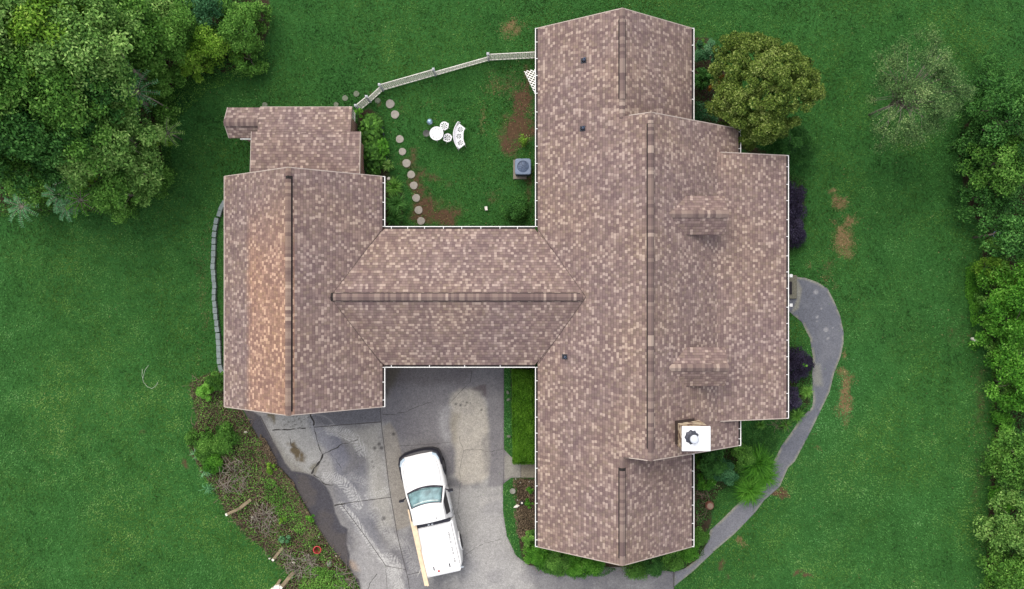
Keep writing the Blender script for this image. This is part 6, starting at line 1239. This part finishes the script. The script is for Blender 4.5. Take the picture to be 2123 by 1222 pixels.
# right hand edge of the lot
RT = 'trees and shrubs along the right edge'
for i, (px, py, z, R_, k, lab) in enumerate([(2075, 215, 3.4, 1.5, 'dark', 'dark evergreen at the upper end of the right hand thicket'), (2045, 300, 3.2, 1.4, 'dark', 'dark evergreen whose crown bulges furthest over the lawn'), (2110, 330, 4.2, 1.5, 'mid', 'green tree at the right edge behind the dark evergreens'), (2070, 400, 3.0, 1.35, 'dark', 'dark evergreen at the lower end of the dark group'), (2150, 230, 5, 1.9, 'dark', 'tree just beyond the right edge near the dark evergreens'),
        (2125, 480, 3.6, 1.3, 'dark', 'dark tree at the right edge above the yellow green shrubs'), (2160, 620, 5, 1.8, 'bright', 'tree beyond the right edge behind the yellow green shrubs'), (2115, 680, 4.0, 1.4, 'bright', 'leafy tree right of the stone ornament'), (2130, 800, 4.2, 1.4, 'bright', 'green tree at the right edge below the stone ornament'), (2120, 960, 3.8, 1.35, 'mid', 'green tree at the right edge in the lower third'), (2135, 1100, 4.2, 1.5, 'pale', 'light green tree at the lower right edge'), (2120, 1210, 3.8, 1.4, 'mid', 'green tree cut by the bottom right corner')]):
    tree('boundary_tree', px, py, z, R_, k, lab, n=int(3800 * R_ * R_), ncl=60, clr=R_ * .24, leaf=.12, seed=170 + i, grp=RT, irr=.35, zf=1.0, jit=.85, spread=.25, rad=.06, nl=5, tone=.42 if k == 'dark' else .48)
for i, (px, py, R_, h, k, lab) in enumerate([(2065, 150, .7, 1.6, 'dark', 'low shrub at the very top of the right hand thicket'), (2060, 560, .75, 1.8, 'yellow', 'yellow green shrub at the right edge, upper of the bright group'), (2095, 610, .9, 2.2, 'yellow', 'yellow green shrub at the right edge, largest of the bright group'), (2055, 620, .6, 1.3, 'mid', 'low green shrub between the bright group and the stone ornament'), (2075, 515, .55, 1.4, 'mid', 'green shrub just right of the dark pot'),
        (2080, 730, .7, 1.6, 'mid', 'green shrub below right of the stone ornament'), (2095, 800, .75, 1.7, 'mid', 'green shrub on the boundary below it, narrow gap above'), (2085, 880, .6, 1.1, 'bright', 'low bright green shrub on the boundary in the lower third'), (2095, 960, .7, 1.5, 'dark', 'darker shrub on the boundary in the lower third'), (2080, 1040, .65, 1.4, 'bright', 'fresh green shrub on the boundary, lower right'), (2075, 1120, .7, 1.4, 'mid', 'green shrub on the boundary near the bottom, upper one'), (2085, 1195, .7, 1.3, 'bright', 'bright shrub on the boundary at the bottom edge')]):
    shrub('boundary_shrub', px, py, R_, h, k, lab, n=int(4600 * R_ * R_ + 400), ncl=26, leaf=.085, seed=200 + i, irr=.35, jit=.7, spread=.2, grp='shrubs along the right edge', tone=.45)
carpet('boundary_ground_cover', [[(2250, 120), (2090, 150), (2010, 230), (1995, 320), (2020, 440), (2050, 480), (2030, 560), (2022, 640), (2050, 720), (2065, 820), (2062, 950), (2050, 1080), (2045, 1290), (2250, 1290)]], 60000, .5, .09, 'dark', 'leafy ground cover under the trees along the right edge', 'ground cover', 71, tone=.5)
carpet('boundary_weeds', [[(2060, 700), (2085, 700), (2090, 1290), (2035, 1290), (2050, 1000), (2050, 800)], [(1995, 560), (2030, 540), (2040, 660), (2010, 680)]], 12000, .18, .06, 'bright', 'brighter weeds where the lawn meets the right hand thicket', 'weeds', 72, tone=.42)
# scattered fallen leaves and clover flowers on the lawn
r = np.random.RandomState(5); n = 520; P = np.column_stack([r.uniform(-25, 25, n), r.uniform(-15, 15, n)]); P = P[~in_house(P) & ((P[:, 0] > 12) | (r.rand(n) < .35))]
V, Fc = leaf_mesh(np.column_stack([P, r.uniform(.05, .09, len(P))]), np.array([0, 0, 1]) + r.normal(size=(len(P), 3)) * .4, .045, .03, r)
tag(np_mesh('fallen_leaves', V, Fc, FM['grey'], rnd=r.uniform(.5, .95, len(P))), 'small pale fallen leaves dotted over the lawn', 'fallen leaves', kind='stuff')
